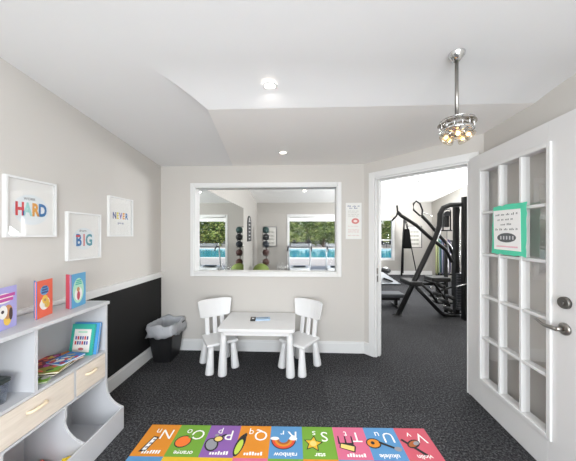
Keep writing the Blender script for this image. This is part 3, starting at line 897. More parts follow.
def make_chair():
    t = thing('play_chair', (0, 0, 0), 'white plastic play chair with slatted back, left of the play table', 'chair')
    # faces -Y, back at +Y
    b = MB(); b.prism([(-.165, -.155), (.165, -.155), (.15, .165), (-.15, .165)][::1], .268, .30, 'z'); b.build('seat', WPLAS, t, bevel=0.014, seg=3)
    for sx in (-1, 1):
        leg_mb((sx * .115, -.115), (sx * .135, -.135), .275, .028, .043).build('leg', WPLAS, t)
        leg_mb((sx * .11, .115), (sx * .13, .145), .275, .028, .043).build('leg', WPLAS, t)
    M = Matrix.Translation((0, .145, .29)) @ Matrix.Rotation(math.radians(-9), 4, 'X')
    for x in (-.085, 0, .085):
        b = MB(); b.box(x - .024, x + .024, -.013, .013, -.005, .20, M=M); b.build('slat', WPLAS, t, bevel=0.008, seg=3)
    b = MB()  # curved wide back panel
    outl = [(-.155, .18), (.155, .18), (.17, .20), (.192, .36), (.18, .385), (.0, .395), (-.18, .385), (-.192, .36), (-.17, .20)]
    n = 12
    def bx_(x): return -.05 * (x / .19) ** 2
    up = []; lo = []
    for i in range(n + 1):
        s = -1 + 2 * i / n
        up.append((s * .19, .388 - .014 * abs(s) ** 6)); lo.append((s * .166, .185 + .016 * abs(s) ** 6))
    vs = []
    for (th) in (-.014, .014):
        for l in (lo, up):
            for (x, z) in l: vs.append(M @ Vector((x, th + bx_(x), z)))
    m_ = n + 1; fs = []
    for i in range(n):
        fs.append((i, i + 1, m_ + i + 1, m_ + i)); fs.append((2 * m_ + i + 1, 2 * m_ + i, 3 * m_ + i, 3 * m_ + i + 1))
        fs.append((i + 1, i, 2 * m_ + i, 2 * m_ + i + 1)); fs.append((m_ + i, m_ + i + 1, 3 * m_ + i + 1, 3 * m_ + i))
    fs.append((0, m_, 3 * m_, 2 * m_)); fs.append((m_ + n, n, 2 * m_ + n, 3 * m_ + n))
    b.add(vs, fs, False); b.build('backrest', WPLAS, t, bevel=0.009, seg=3)
    return t
ch = make_chair()
ch['group'] = 'play chairs at the play table'
ch.location = (-.853, 2.668, 0); ch.rotation_euler = (0, 0, math.radians(34))
copy_tree(ch, (.018, 2.672, 0), math.radians(-38), 'white plastic play chair with slatted back, right of the play table')

# small packet on the table
t = thing('booklet', (-.42, 2.71, .48), 'small pale blue booklet with a black end lying on the white play table', 'booklet')
b = MB(); b.use(mat('booklet_blue', (168, 196, 222), 0.4)); M = Matrix.Translation((-.385, 2.715, .48)) @ Matrix.Rotation(.12, 4, 'Z')
b.box(-.075, .08, -.04, .04, 0, .012, M=M); b.use(mat('booklet_steel_blue', (96, 124, 156), 0.4))
b.poly([M @ Vector(q) for q in ((-.07, .01, .0123), (.06, .01, .0123), (.06, .03, .0123), (-.07, .03, .0123))]); b.build('cover', None, t)
b = MB(); b.use(BLK); M = Matrix.Translation((-.487, 2.70, .48)) @ Matrix.Rotation(.1, 4, 'Z'); b.box(-.028, .026, -.045, .05, 0, .014, M=M)
b.use(PAPER); b.poly([M @ Vector(q) for q in ((-.012, -.02, .0143), (.012, -.02, .0143), (.012, .015, .0143), (-.012, .015, .0143))]); b.build('black_end', None, t)

# ------------------------------------------------------------------ alphabet rug
rug = MB()
RO = Vector((-1.069, 1.795, 0)); ra = math.atan2(0.04, 1.972)
RM = Matrix.Translation(RO) @ Matrix.Rotation(ra, 4, 'Z')   # local x right, local y negative toward the viewer
TW, TD, RT = 1.972 / 9, 0.262, 0.008
c_o = mat('rug_orange', (222, 140, 40), 0.95, bump=.3); c_g = mat('rug_green', (116, 164, 56), 0.95, bump=.3); c_p = mat('rug_purple', (140, 96, 168), 0.95, bump=.3)
c_b = mat('rug_blue', (90, 146, 194), 0.95, bump=.3); c_k = mat('rug_pink', (214, 108, 140), 0.95, bump=.3); c_y = mat('rug_yellow', (226, 182, 44), 0.95, bump=.3); c_r = mat('rug_rose', (206, 92, 108), 0.95, bump=.3)
c_w = mat('rug_white', (246, 244, 240), 0.95); c_k2 = mat('rug_ink', (46, 44, 46), 0.95); c_t = mat('rug_tan', (240, 206, 120), 0.95); c_br = mat('rug_brown', (170, 96, 50), 0.95); c_rr = mat('rug_red', (222, 80, 56), 0.95); c_gy = mat('rug_grey', (150, 150, 156), 0.95)
c_lg = mat('rug_lime', (190, 210, 80), 0.95)
rug.use(c_gy); rug.box(0, 9 * TW, -5 * TD, 0, 0, RT - .001, M=RM)
rows = [[c_o, c_g, c_p, c_o, c_b, c_g, c_k, c_b, c_r], [c_b, c_y, c_y, c_k, c_g, c_o, c_b, c_p, c_g], [c_g, c_k, c_o, c_b, c_p, c_y, c_r, c_g, c_b], [c_p, c_b, c_g, c_r, c_y, c_k, c_o, c_b, c_p], [c_y, c_o, c_b, c_g, c_k, c_p, c_g, c_r, c_o]]
for r, row in enumerate(rows):
    for k, m in enumerate(row):
        rug.use(m); rug.poly([RM @ Vector(q) for q in ((k * TW, -(r + 1) * TD, RT), ((k + 1) * TW, -(r + 1) * TD, RT), ((k + 1) * TW, -r * TD, RT), (k * TW, -r * TD, RT))])
def RTX(x, y, z=RT + .0006): return RM @ Matrix.Translation((x, y, z)) @ Matrix.Rotation(PI, 4, 'Z')
def rp(pts, m, lift=.0006): rug.use(m); rug.poly([RM @ Vector((x, y, RT + lift)) for x, y in pts])
def rell(cx, cy, rx, ry, m, lift=.0006, a0=0, n=16):
    rp([(cx + rx * math.cos(a) * math.cos(a0) - ry * math.sin(a) * math.sin(a0), cy + rx * math.cos(a) * math.sin(a0) + ry * math.sin(a) * math.cos(a0)) for a in [2 * PI * i / n for i in range(n)]], m, lift)
wordsr = ['newspaper', 'orange', 'possum', 'quetzal', 'rainbow', 'star', 'tiara', 'ukulele', 'violin']
for k, ch_ in enumerate('NOPQRSTUV'):
    x0 = k * TW
    rug.use(c_w)
    rug.text(ch_, 0.118, RTX(x0 + TW * .70, -.082), 0.0); rug.text(ch_.lower(), 0.075, RTX(x0 + TW * .38, -.062), 0.0)
    if k in (1, 4, 5, 7, 8): rug.text(wordsr[k], 0.045, RTX(x0 + TW * .5, -TD + .03), 0.0008)
    else:
        random.seed(k)
        for i in range(7):
            w_ = .012; hh = random.choice((.018, .026)); xx = x0 + TW * .28 + i * .0175
            rp([(xx, -TD + .02), (xx + w_, -TD + .02), (xx + w_, -TD + .02 + hh), (xx, -TD + .02 + hh)], c_w)
    cx, cy = x0 + TW * .33, -.165
    if k == 0:
        rp([(cx - .035, cy - .065), (cx + .01, cy - .06), (cx + .04, cy + .055), (cx, cy + .06)], c_k2); rp([(cx - .02, cy - .05), (cx + .005, cy - .05), (cx + .03, cy + .045), (cx + .005, cy + .05)], c_w, .001)
        for q in range(3): rp([(cx - .012 + .01 * q, cy - .035 + .03 * q), (cx + .01 + .008 * q, cy - .035 + .03 * q), (cx + .013 + .008 * q, cy - .023 + .03 * q), (cx - .008 + .01 * q, cy - .023 + .03 * q)], c_gy, .0013)
    elif k == 1:
        rell(cx, cy + .02, .056, .05, c_k2, a0=.3); rell(cx, cy + .02, .049, .043, mat('rug_fruit', (240, 120, 50), 0.95), .001, a0=.3); rell(cx + .04, cy + .06, .02, .01, c_g, .0013, .7)
    elif k == 2:
        rell(cx - .02, cy, .045, .055, c_k2, a0=.5); rell(cx - .02, cy, .035, .045, c_gy, .001, .5); rell(cx + .015, cy + .045, .035, .028, c_k2, .0012); rell(cx + .015, cy + .045, .026, .02, c_t, .0014); rell(cx + .045, cy + .075, .02, .008, c_k2, .0015, .5); rell(cx - .005, cy + .075, .013, .012, c_gy, .0016)
    elif k == 3:
        rell(cx - .05, cy + .0, .03, .09, c_k2, a0=-.2); rell(cx - .052, cy - .015, .02, .06, c_lg, .001, -.2); rell(cx - .03, cy + .07, .014, .03, c_k2, .0012, -.3)
    elif k == 4:
        for ro, m, lf in ((.085, c_k2, .0006), (.078, c_rr, .001), (.062, c_o, .0012), (.046, c_br, .0014), (.03, c_b, .0016)):
            pts = [(cx + .02 + ro * math.cos(a), cy + .05 + ro * .95 * math.sin(a)) for a in [PI + PI * i / 14 for i in range(15)]]
            rp(pts, m, lf)
        rell(cx - .04, cy + .055, .03, .014, c_w, .002); rell(cx + .085, cy + .055, .028, .014, c_w, .002)
    elif k == 5:
        for R_, m, lf in ((.068, c_k2, .0006), (.055, c_y, .001)):
            pts = [((R_ if i % 2 == 0 else R_ * .5) * math.sin(PI * i / 5 + .15) + cx, (R_ if i % 2 == 0 else R_ * .5) * math.cos(PI * i / 5 + .15) + cy + .02) for i in range(10)]
            rp(pts, m, lf)
        rell(cx, cy + .02, .022, .022, c_t, .0014)
    elif k == 6:
        rp([(cx - .05, cy - .01), (cx + .045, cy - .045), (cx + .06, cy + .0), (cx + .04, cy + .03), (cx - .04, cy + .03)], c_k2); rp([(cx - .042, cy - .008), (cx + .04, cy - .036), (cx + .05, cy), (cx - .034, cy + .022)], c_t, .001)
        for q in (-.045, .0, .045): rp([(cx + q - .006, cy + .02), (cx + q + .006, cy + .02), (cx + q + .004, cy + .085), (cx + q - .004, cy + .085)], c_k2, .0012); 
    elif k == 7:
        rell(cx - .035, cy + .03, .05, .042, c_k2); rell(cx - .035, cy + .03, .042, .034, c_o, .001); rell(cx - .04, cy + .032, .013, .013, c_k2, .0014)
        rp([(cx, cy + .03), (cx + .10, cy - .02), (cx + .105, cy - .004), (cx + .005, cy + .048)], c_k2, .0012); rell(cx + .11, cy - .014, .024, .018, c_gy, .0014)
    elif k == 8:
        rp([(cx - .065, cy + .06), (cx - .05, cy + .07), (cx + .065, cy - .05), (cx + .045, cy - .06)], c_k2); rell(cx + .01, cy + .03, .05, .03, c_k2, .0008, .5); rell(cx + .01, cy + .03, .04, .02, c_br, .001, .5); rell(cx + .03, cy + .035, .022, .014, c_gy, .0013, .5)
ro = rug.build('alphabet_rug', None)
tag(ro, 'colourful alphabet rug with upside down letters lying on the dark carpet', 'rug')

# ------------------------------------------------------------------ ceiling lights
LENS = mat('lamp_lens', (255, 250, 240), 0.5, emit=(255, 246, 232), estr=6.0)
def can(x, y, z, label, group, r=0.055):
    t = thing('recessed_light', (x, y, z), label, 'ceiling light', group)
    b = MB(); b.lathe([(r * .78, .0), (r * .8, -.004), (r, -.004), (r * 1.03, 0.002)], (x, y, z), 28); b.build('trim_ring', TRIM, t)
    b = MB(); b.add([(x + r * .79 * math.cos(2 * PI * i / 24), y + r * .79 * math.sin(2 * PI * i / 24), z - .0015) for i in range(24)], [list(range(24))[::-1]]); b.build('lens', LENS, t)
    return t
can(-0.176, 1.567, ceil_z(-.176, 1.567) - .019, 'round recessed light in the high white ceiling', None, .044)
can(-0.155, 2.586, sz(2.586) - .001, 'round recessed light in the lowered soffit near the back wall', None, .042)
def area(name, loc, size, power, rot, color=(1, 1, 1), size_y=None):
    l = bpy.data.lights.new(name, 'AREA'); l.energy = power; l.color = color
    l.shape = 'RECTANGLE' if size_y else 'DISK'; l.size = size
    if size_y: l.size_y = size_y
    o = bpy.data.objects.new(name, l); o.location = loc; o.rotation_euler = rot; COL.objects.link(o); return o
area('downlight', (-0.176, 1.567, 2.325), 0.05, 1.0, (0, 0, 0), (1, .95, .88))
area('downlight', (-0.155, 2.586, 2.24), 0.06, 0.15, (0, 0, 0), (1, .95, .88))
# daylight through the big window behind the camera
area('window_daylight', (0, YF + 0.03, 1.275), 2.3, 86, (PI / 2 + 0.0, 0, 0), (0.92, 0.965, 1.0), 1.5)

# fill light for the gym, set at the added, unseen side window
area('gym_side_fill', (GXR - .02, 5.85, 1.35), 1.2, 370, (0, PI / 2 + .95, 0), (0.95, 0.975, 1.0), 2.3)
# ------------------------------------------------------------------ ceiling fan
fx, fy = 0.825, 1.335; fz = ceil_z(fx, fy)
fan = thing('ceiling_fan', (fx, fy, fz), 'nickel ceiling fan with clear retracted blades and glass lamp cups, on a long rod', 'ceiling fan')
b = MB(); b.lathe([(.004, -.036), (.016, -.036), (.024, -.026), (.037, -.012), (.04, 0.004)], (fx, fy, fz), 28); b.build('canopy', STEEL, fan)
zb = 1.955
b = MB(); b.cyl((fx, fy, fz - .03), (fx, fy, zb + .05), 0.0085); b.build('rod', CHROME, fan)
b = MB(); b.lathe([(.004, .055), (.012, .052), (.016, .04), (.034, .03), (.05, .016), (.054, .0), (.046, -.014), (.026, -.022), (.024, -.038), (.004, -.042)], (fx, fy, zb), 28); b.build('motor_housing', STEEL, fan)
acr = glass_mat('clear_acrylic', (222, 218, 212), 1.6, 0.05)
for k in range(4):
    a = k * PI / 2 + .35
    b = MB()
    pts = []
    for i in range(9):
        q = a + i / 8 * 1.7; pts.append((.078 + .01 * math.sin(i / 8 * PI), q))
    vs = []
    for dz in (.026, .031):
        for (r_, q) in pts: vs.append((fx + r_ * math.cos(q), fy + r_ * math.sin(q), zb + dz - .006 * math.sin((q - a))))
        for (r_, q) in pts[::-1]: vs.append((fx + (r_ - .034) * math.cos(q), fy + (r_ - .034) * math.sin(q), zb + dz))
    n = 18
    fs = [list(range(n))[::-1], list(range(n, 2 * n))] + [(i, (i + 1) % n, n + (i + 1) % n, n + i) for i in range(n)]
    b.add(vs, fs); b.build('blade', acr, fan)
b = MB(); R_ = .076
b.tube([(fx + R_ * math.cos(2 * PI * i / 32), fy + R_ * math.sin(2 * PI * i / 32), zb - .012) for i in range(33)], .0045, 8)
b.tube([(fx + R_ * math.cos(2 * PI * i / 32), fy + R_ * math.sin(2 * PI * i / 32), zb + .04) for i in range(33)], .003, 8)
for i in range(14):
    a = 2 * PI * i / 14; b.cyl((fx + R_ * math.cos(a), fy + R_ * math.sin(a), zb - .012), (fx + R_ * math.cos(a), fy + R_ * math.sin(a), zb + .04), .0025, n=8)
for i in range(4):
    a = PI / 4 + i * PI / 2; b.cyl((fx + .05 * math.cos(a), fy + .05 * math.sin(a), zb - .012), (fx + R_ * math.cos(a), fy + R_ * math.sin(a), zb - .012), .004, n=8)
b.build('ring_cage', STEEL, fan)
BULB = mat('warm_bulb', (255, 226, 184), 0.4, emit=(255, 206, 140), estr=3.5)
SHADE = glass_mat('lamp_cup_glass', (252, 248, 240), 1.9, 0.12)
for k in range(5):
    a = 2 * PI * k / 5 + .5
    c = Vector((fx + .036 * math.cos(a), fy + .036 * math.sin(a), zb - .03))
    dv = Vector((math.cos(a) * .72, math.sin(a) * .72, -.7)).normalized()
    b = MB(); b.tube([(fx + .02 * math.cos(a), fy + .02 * math.sin(a), zb - .03), c - dv * .01, c], [.006, .007, .011], 10); b.build('lamp_arm', STEEL, fan)
    b = MB(); q = MB()
    pts = [c + dv * d for d in (0, .005, .014, .028, .038)]
    b.tube(pts, [.008, .015, .021, .024, .026], 18, caps=False); sh = b.build('lamp_cup', SHADE, fan, solid=.0015)
    q.sphere(c + dv * .02, .010, 10); q.build('bulb', BULB, sh)

# ------------------------------------------------------------------ gym fittings
# wall mirror on the left gym wall
b = MB(); b.box(GXL, GXL + .006, 3.45, 6.72, 0.1, 2.125)
tag(b.build('wall_mirror', MIRROR), 'large frameless mirror covering the left gym wall', 'mirror')
# tall narrow sign on that wall
t = thing('wall_sign', (GXL, 7.5, 1.2), 'tall narrow dark arched sign with pale lettering on the left gym wall', 'sign')
b = MB(); b.use(mat('sign_charcoal', (58, 58, 60), 0.7))
prf = [(7.22, 1.21), (7.78, 1.21)] + [(7.5 + .28 * math.cos(a), 1.74 + .24 * math.sin(a)) for a in [PI * i / 12 for i in range(13)]]
b.prism(prf, GXL, GXL + .02, 'x')
b.use(mat('sign_letters', (200, 200, 198), 0.7))
for k in range(6):
    z = 1.27 + .105 * k
    b.poly([(GXL + .0206, 7.38, z), (GXL + .0206, 7.62, z), (GXL + .0206, 7.62, z + .03), (GXL + .0206, 7.38, z + .03)])
b.poly([(GXL + .0206, 7.5 + .08 * math.cos(a), 1.875 + .05 * math.sin(a)) for a in [2 * PI * i / 14 for i in range(14)]])
b.build('sign_board', None, t)
# framed wall chart
def chart(x0, x1, z0, z1, label):
    t = thing('wall_chart', ((x0 + x1) / 2, GY, z0), label, 'wall chart', 'exercise charts on the far gym wall')
    b = MB(); e = .022
    for q in ((x0, x0 + e, z0, z1), (x1 - e, x1, z0, z1), (x0 + e, x1 - e, z0, z0 + e), (x0 + e, x1 - e, z1 - e, z1)): b.box(q[0], q[1], GY - .025, GY, q[2], q[3])
    b.build('frame', DGREY, t)
    b = MB(); b.use(mat('chart_sheet', (214, 212, 206), 0.6)); b.box(x0 + e, x1 - e, GY - .012, GY, z0 + e, z1 - e)
    b.use(mat('chart_ink', (170, 168, 160), 0.7))
    for r in range(4):
        for c in range(3):
            xx = x0 + .1 + (x1 - x0 - .2) * c / 3; zz = z0 + .1 + (z1 - z0 - .2) * r / 4
            b.poly([(xx, GY - .0124, zz), (xx + .09, GY - .0124, zz), (xx + .09, GY - .0124, zz + .07), (xx, GY - .0124, zz + .07)])
    b.build('sheet', None, t)
chart(-1.27, -0.757, 0.98, 1.70, 'framed exercise chart on the far wall behind the ball rack')
chart(3.86, 4.36, 0.95, 1.72, 'framed exercise chart on the far wall beyond the press machine')

# medicine balls and rack
rk = thing('ball_rack', (-1.03, 8.06, 0), 'upright black rack holding five medicine balls before the far wall', 'ball rack')
b = MB(); b.box(-1.055, -1.025, 8.17, 8.2, 0.02, 1.68); b.build('post', BLK, rk)
b = MB(); b.box(-1.3, -.78, 8.165, 8.205, 0, .03); b.box(-1.06, -1.02, 7.9, 8.3, 0, .03); b.build('foot', BLK, rk)
ball_z = (1.55, 1.322, 1.09, 0.82, 0.51)
ball_c = ((30, 62, 60), (18, 19, 22), (24, 34, 44), (66, 34, 30), (76, 44, 32))
ball_l = ('teal medicine ball, topmost on the upright rack', 'black medicine ball, second from the top of the upright rack', 'navy medicine ball in the middle of the upright rack',
          'maroon medicine ball, second from the bottom of the upright rack', 'brown medicine ball, lowest on the upright rack')
for z, c, l in zip(ball_z, ball_c, ball_l):
    b = MB()
    b.tube([(-1.04 + .09 * math.cos(a), 8.06 + .09 * math.sin(a), z - .085) for a in [2 * PI * i / 20 for i in range(21)]], .007, 6, caps=False)
    b.box(-1.05, -1.03, 8.14, 8.175, z - .092, z - .078); b.build('cradle', BLK, rk)
    b = MB(); b.sphere((-1.04, 8.06, z + .012), .112, 14)
    m = mat('rubber_%d_%d' % (c[0], c[1]), c, 0.6, var=.1)
    o = b.build('medicine_ball', m); tag(o, l, 'medicine ball', 'medicine balls on the upright rack')
b = MB(); b.sphere((-1.13, 7.62, .265), .265, 20)
tag(b.build('stability_ball', mat('lime_vinyl', (118, 136, 62), 0.55)), 'lime green stability ball on the floor by the medicine ball rack', 'exercise ball')
# wire rack
wr = thing('wire_rack', (-.6, 8.3, 0), 'low silver wire rack by the far wall beside the green ball', 'rack')
b = MB()
for i in range(8): x = -.68 + .05 * i; b.cyl((x, 8.3, .02), (x, 8.3, .5 if i % 2 else .42), .006, n=6)
b.build('uprights', STEEL, wr)
for z in (.1, .36):
    b = MB(); b.cyl((-.70, 8.3, z), (-.31, 8.3, z), .007, n=6); b.build('rail', STEEL, wr)
for x in (-.68, -.33):
    b = MB(); b.cyl((x, 8.1, .012), (x, 8.5, .012), .012, n=8); b.build('foot', STEEL, wr)

# treadmills
WPL2 = mat('silver_white_plastic', (222, 226, 230), 0.4)
def treadmill(label):
    t = thing('treadmill', (0, 0, 0), label, 'treadmill', 'treadmills facing the pool windows')
    b = MB(); b.box(-.26, .26, -1.25, .35, .12, .16); b.build('belt', BLKV, t)
    for sx in (-1, 1):
        b = MB(); b.box(sx * .26 - (.07 if sx < 0 else 0), sx * .26 + (0 if sx < 0 else .07), -1.3, .4, .06, .18); b.build('side_rail', WPL2, t, bevel=.015)
    b = MB(); b.prism([(.0, .10), (.55, .10), (.55, .3), (.42, .36), (.12, .30)], -.33, .33, 'x'); b.build('motor_hood', WPL2, t, bevel=.03)
    b = MB(); b.box(-.2, .2, .13, .4, .345, .36); b.build('hood_vent', BLK, t)
    for sx in (-1, 1):
        b = MB(); b.tube([(sx * .34, .38, .02), (sx * .35, .3, .3), (sx * .36, .12, 1.0), (sx * .35, .08, 1.12)], .024, 10); b.build('upright', WPL2, t)
        b = MB(); b.tube([(sx * .36, .1, 1.0), (sx * .37, -.12, 1.03), (sx * .37, -.32, .97), (sx * .37, -.36, .9)], .02, 10); b.build('handrail', BLK, t)
    b = MB(); b.prism([(.0, 1.0), (.13, 1.03), (.17, 1.10), (.14, 1.12), (-.01, 1.04)], -.30, .30, 'x'); b.build('console', mat('console_grey', (150, 156, 162), 0.4), t, bevel=.012)
    b = MB(); b.tube([(-.35, .1, 1.0), (.35, .1, 1.0)], .018, 8); b.build('crossbar', WPL2, t)
    b = MB(); b.box(-.34, .34, -1.28, -1.1, 0, .06); b.build('foot', BLK, t)
    b = MB(); b.box(-.34, .34, .3, .5, 0, .06); b.build('foot', BLK, t)
    return t
tm = treadmill('white and black treadmill in front of the pool window, behind the play table side')
tm.location = (.05, 8.15, 0)
tm['label'] = 'white and black treadmill at the left end of the pool window'
copy_tree(tm, (1.30, 8.15, 0), 0, 'white and black treadmill farther right along the pool window')

# gym machine (multi station), built at its place beyond the doorway
CT, ST = math.cos(math.atan(.04)), math.sin(math.atan(.04))
def at(u, v, y):   # photograph bearing -> point on the upright plane at depth y
    x = (u - 288) / 250; dx, dy, dz = x * CT - ST, x * ST + CT, (235 - v) / 250
    t = y / dy; return Vector((dx * t, y, 1.4 + dz * t))
mg = thing('multi_gym', (2.35, 4.5, 0), 'large black multi station press machine with slanted struts beyond the doorway', 'gym machine')
GYd = 4.4
def gt(name, pts, r, m=BLK, par=mg, n=10): 
    b = MB(); b.tube([at(*p) if len(p) == 3 else at(p[0], p[1], GYd) for p in pts], r, n); return b.build(name, m, par)
gt('slanted_strut', [(398, 315.0), (418, 273), (436, 236), (439.5, 226), (440, 214), (443, 208), (450, 205), (464, 204.5), (470, 204)], .043)
gt('base_tube', [(416, 287), (425, 296), (438, 310), (443, 314), (450, 316), (470, 316.5)], .034)
b = MB(); p = at(397, 316, GYd); b.box(p.x - .07, p.x + .08, GYd - .05, GYd + .05, 0, .018); b.build('foot_plate', STEEL, mg)
b = MB()
p = at(456.5, 260, 4.45); b.box(p.x - .035, p.x + .035, 4.42, 4.5, 0, at(456, 205, 4.45).z); b.build('upright', BLK, mg)
b = MB(); p = at(464.5, 260, 4.25); b.box(p.x - .035, p.x + .04, 4.2, 4.28, 0, at(465, 197, 4.25).z); b.build('upright', BLK, mg)
b = MB()
for u in (459.5, 462): 
    p = at(u, 260, 4.4); b.cyl((p.x, 4.4, .1), (p.x, 4.4, 1.85), .008, n=8)
b.build('guide_rods', STEEL, mg)
b = MB()
p = at(461, 260, 4.42)
for k in range(14): b.box(p.x - .09, p.x + .08, 4.36, 4.5, .12 + .045 * k, .16 + .045 * k)
b.build('weight_stack', DGREY, mg, bevel=.004)
pa = gt('press_arm', [(397.6, 212), (401, 215.5), (416, 225), (430.5, 238), (446, 250), (452, 262)], .03)
gt('grip', [(397, 205.5), (397.6, 212), (396.5, 216), (392, 220.5)], .016, BLKV, pa)
pb = gt('press_arm', [(422, 216, 4.75), (428, 222, 4.75), (438, 234, 4.75), (450, 247, 4.75), (455, 258, 4.75)], .03)
gt('grip', [(420.5, 216, 4.75), (413.5, 210, 4.75), (413.5, 204, 4.75), (416, 201, 4.75), (420, 203.5, 4.75), (422.5, 210, 4.75), (422, 217, 4.75)], .016, BLKV, pb)
gt('lat_bar', [(421, 212.5, 4.9), (426, 213.5, 4.9), (432, 216, 4.9)], .009, STEEL)
b = MB()
for q in ([(443, 210), (443, 230)], [(450.5, 210), (450.5, 230)], [(440, 230.5), (452, 230.5)], [(443, 210), (450.5, 209)]): b.tube([at(*p, 4.5) for p in q], .012, 8)
b.build('pulley_bracket', BLK, mg)
b = MB(); c = at(447, 214, 4.5); b.cyl(c - Vector((0, .02, 0)), c + Vector((0, .02, 0)), .05, n=20); b.build('pulley', DGREY, mg)
b = MB(); c = at(446.5, 221, 4.5); b.box(c.x - .035, c.x + .035, 4.47, 4.53, c.z - .11, c.z + .09); b.build('pulley_block', BLK, mg, bevel=.01)
gt('cable', [(447, 230, 4.5), (447, 262, 4.5)], .006, DGREY)
gt('mid_post', [(446, 245, 4.5), (446, 290, 4.5), (446, 312, 4.5)], .034)
gt('seat_rail', [(405, 283, 4.5), (425, 284, 4.5), (446, 284, 4.5)], .025)
def pad(name, u0, v0, u1, v1, y0, y1, par=mg, m=BLKV, bev=.02):
    p, q = at(u0, v0, (y0 + y1) / 2), at(u1, v1, (y0 + y1) / 2)
    b = MB(); b.box(p.x, q.x, y0, y1, q.z, p.z); return b.build(name, m, par, bevel=bev, seg=3)
pad('seat', 404.5, 279.5, 417, 284, 4.28, 4.72)
pad('back_pad', 428, 276.5, 446, 280.5, 4.35, 4.65, bev=.01)
gt('leg_lever', [(420, 283, 4.3), (430, 292, 4.3), (437, 302, 4.3)], .022)
gt('leg_lever', [(424, 280, 4.3), (434, 283, 4.3), (444, 297, 4.3), (450, 306, 4.3)], .02)
gt('leg_lever', [(430, 296, 4.35), (442, 290, 4.35), (452, 287, 4.35)], .018)
for (u, v) in ((444, 301), (450, 297), (448, 309), (437, 294), (441, 286)):
    c = at(u, v, 4.3); b = MB(); b.tube([c - Vector((0, .1, 0)), c - Vector((0, .09, 0)), c + Vector((0, .09, 0)), c + Vector((0, .1, 0))], [.02, .033, .033, .02], 16); b.build('foam_roller', BLKV, mg)
for (u, v) in ((431, 287), (445, 306), (438, 299)):
    c = at(u, v, 4.24); b = MB(); b.cyl(c - Vector((0, .03, 0)), c + Vector((0, .03, 0)), .02, n=12); b.build('pivot_cap', STEEL, mg)
b = MB(); b.tube([at(456, 287, 4.2), at(470, 283, 4.2)], .014, 8); b.build('chrome_peg', STEEL, mg)
b = MB(); b.box(2.5, 2.9, 4.46, 4.54, 0, .05); b.build('floor_rail', BLK, mg)

# rack with bands behind
fr = thing('band_rack', (2.75, 5.4, 0), 'black upright rack hung with coloured bands behind the press machine', 'rack')
b = MB()
for u in (437, 453): p = at(u, 260, 5.4); b.box(p.x - .02, p.x + .02, 5.38, 5.42, 0, 1.25)
p, q = at(437, 260, 5.4), at(453, 260, 5.4); b.box(p.x - .02, q.x + .02, 5.38, 5.42, 1.25, 1.29); b.box(p.x - .1, q.x + .1, 5.2, 5.6, 0, .03); b.box(p.x, q.x, 5.38, 5.42, .55, .59)
b.build('frame', BLK, fr)
for k, (u, c, nm) in enumerate(((437.5, (168, 172, 120), 'pale yellow'), (440, (48, 98, 92), 'teal'), (443, (70, 74, 116), 'violet blue'), (446.5, (140, 74, 46), 'orange'), (449.5, (60, 54, 90), 'dark purple'))):
    p = at(u, 260, 5.34); b = MB()
    L = [(p.x - .018, 5.355, 1.24), (p.x - .022, 5.355, .62), (p.x, 5.355, .58), (p.x + .022, 5.355, .62), (p.x + .018, 5.355, 1.24), (p.x + .018, 5.4, 1.298), (p.x - .018, 5.4, 1.298), (p.x - .018, 5.355, 1.24)]
    b.tube(L, .014, 8)
    tag(b.build('resistance_band', mat('band_%d' % k, c, 0.5)), nm + ' resistance band hanging on the black rack behind the press machine', 'resistance band', 'bands on the rack')

# bench by the doorway
bn = thing('weight_bench', (1.6, 5.0, 0), 'low dark grey padded bench seen just inside the doorway on the left', 'bench')
p, q = at(372, 290, 5.0), at(402, 299, 5.0)
b = MB(); b.box(p.x, q.x, 4.85, 5.15, q.z + .05, q.z + .13); b.build('pad', DGREY, bn, bevel=.025, seg=3)
b = MB(); b.box(p.x + .05, q.x - .05, 4.97, 5.03, q.z - .02, q.z + .04)
for x in (p.x + .1, q.x - .12): b.box(x - .025, x + .025, 4.97, 5.03, 0.03, q.z); b.box(x - .025, x + .025, 4.8, 5.2, 0, .03)
b.build('frame', BLK, bn)

# hanging pad stand near the far wall
ps = thing('hanging_pad_stand', (3.75, 8.6, 0), 'black pad hanging in a narrow A shaped stand near the far wall', 'gym equipment')
yy = 8.5
def gs(name, pts, r, m=BLK, par=ps):
    b = MB(); b.tube([at(u, v, y) for u, v, y in pts], r, 8); return b.build(name, m, par)
gs('stand_leg', [(404.5, 218, yy), (403, 240, yy), (401.5, 275.5, yy)], .03)
gs('stand_leg', [(404.5, 218, yy), (410, 240, yy), (417, 275.5, yy)], .018)
gs('stand_leg', [(404.5, 218, yy + .05), (403.5, 240, yy + .2), (403, 273, yy + .4)], .02)
gs('strap', [(403.5, 220, yy - .05), (404, 230, yy - .08)], .012); gs('strap', [(406.5, 221, yy - .05), (408.5, 230, yy - .08)], .012)
a_, c_ = at(404, 229, yy - .1), at(411.5, 248.5, yy - .1)
b = MB(); b.prism([(a_.x + .02, a_.z), (a_.x + .17, a_.z), (c_.x, c_.z + .03), (c_.x - .02, c_.z), (a_.x - .02, c_.z), (a_.x - .03, c_.z + .03)], yy - .14, yy - .06, 'y'); b.build('pad', mat('black_canvas', (9, 9, 9), .95, spec=.1), ps, bevel=.02)

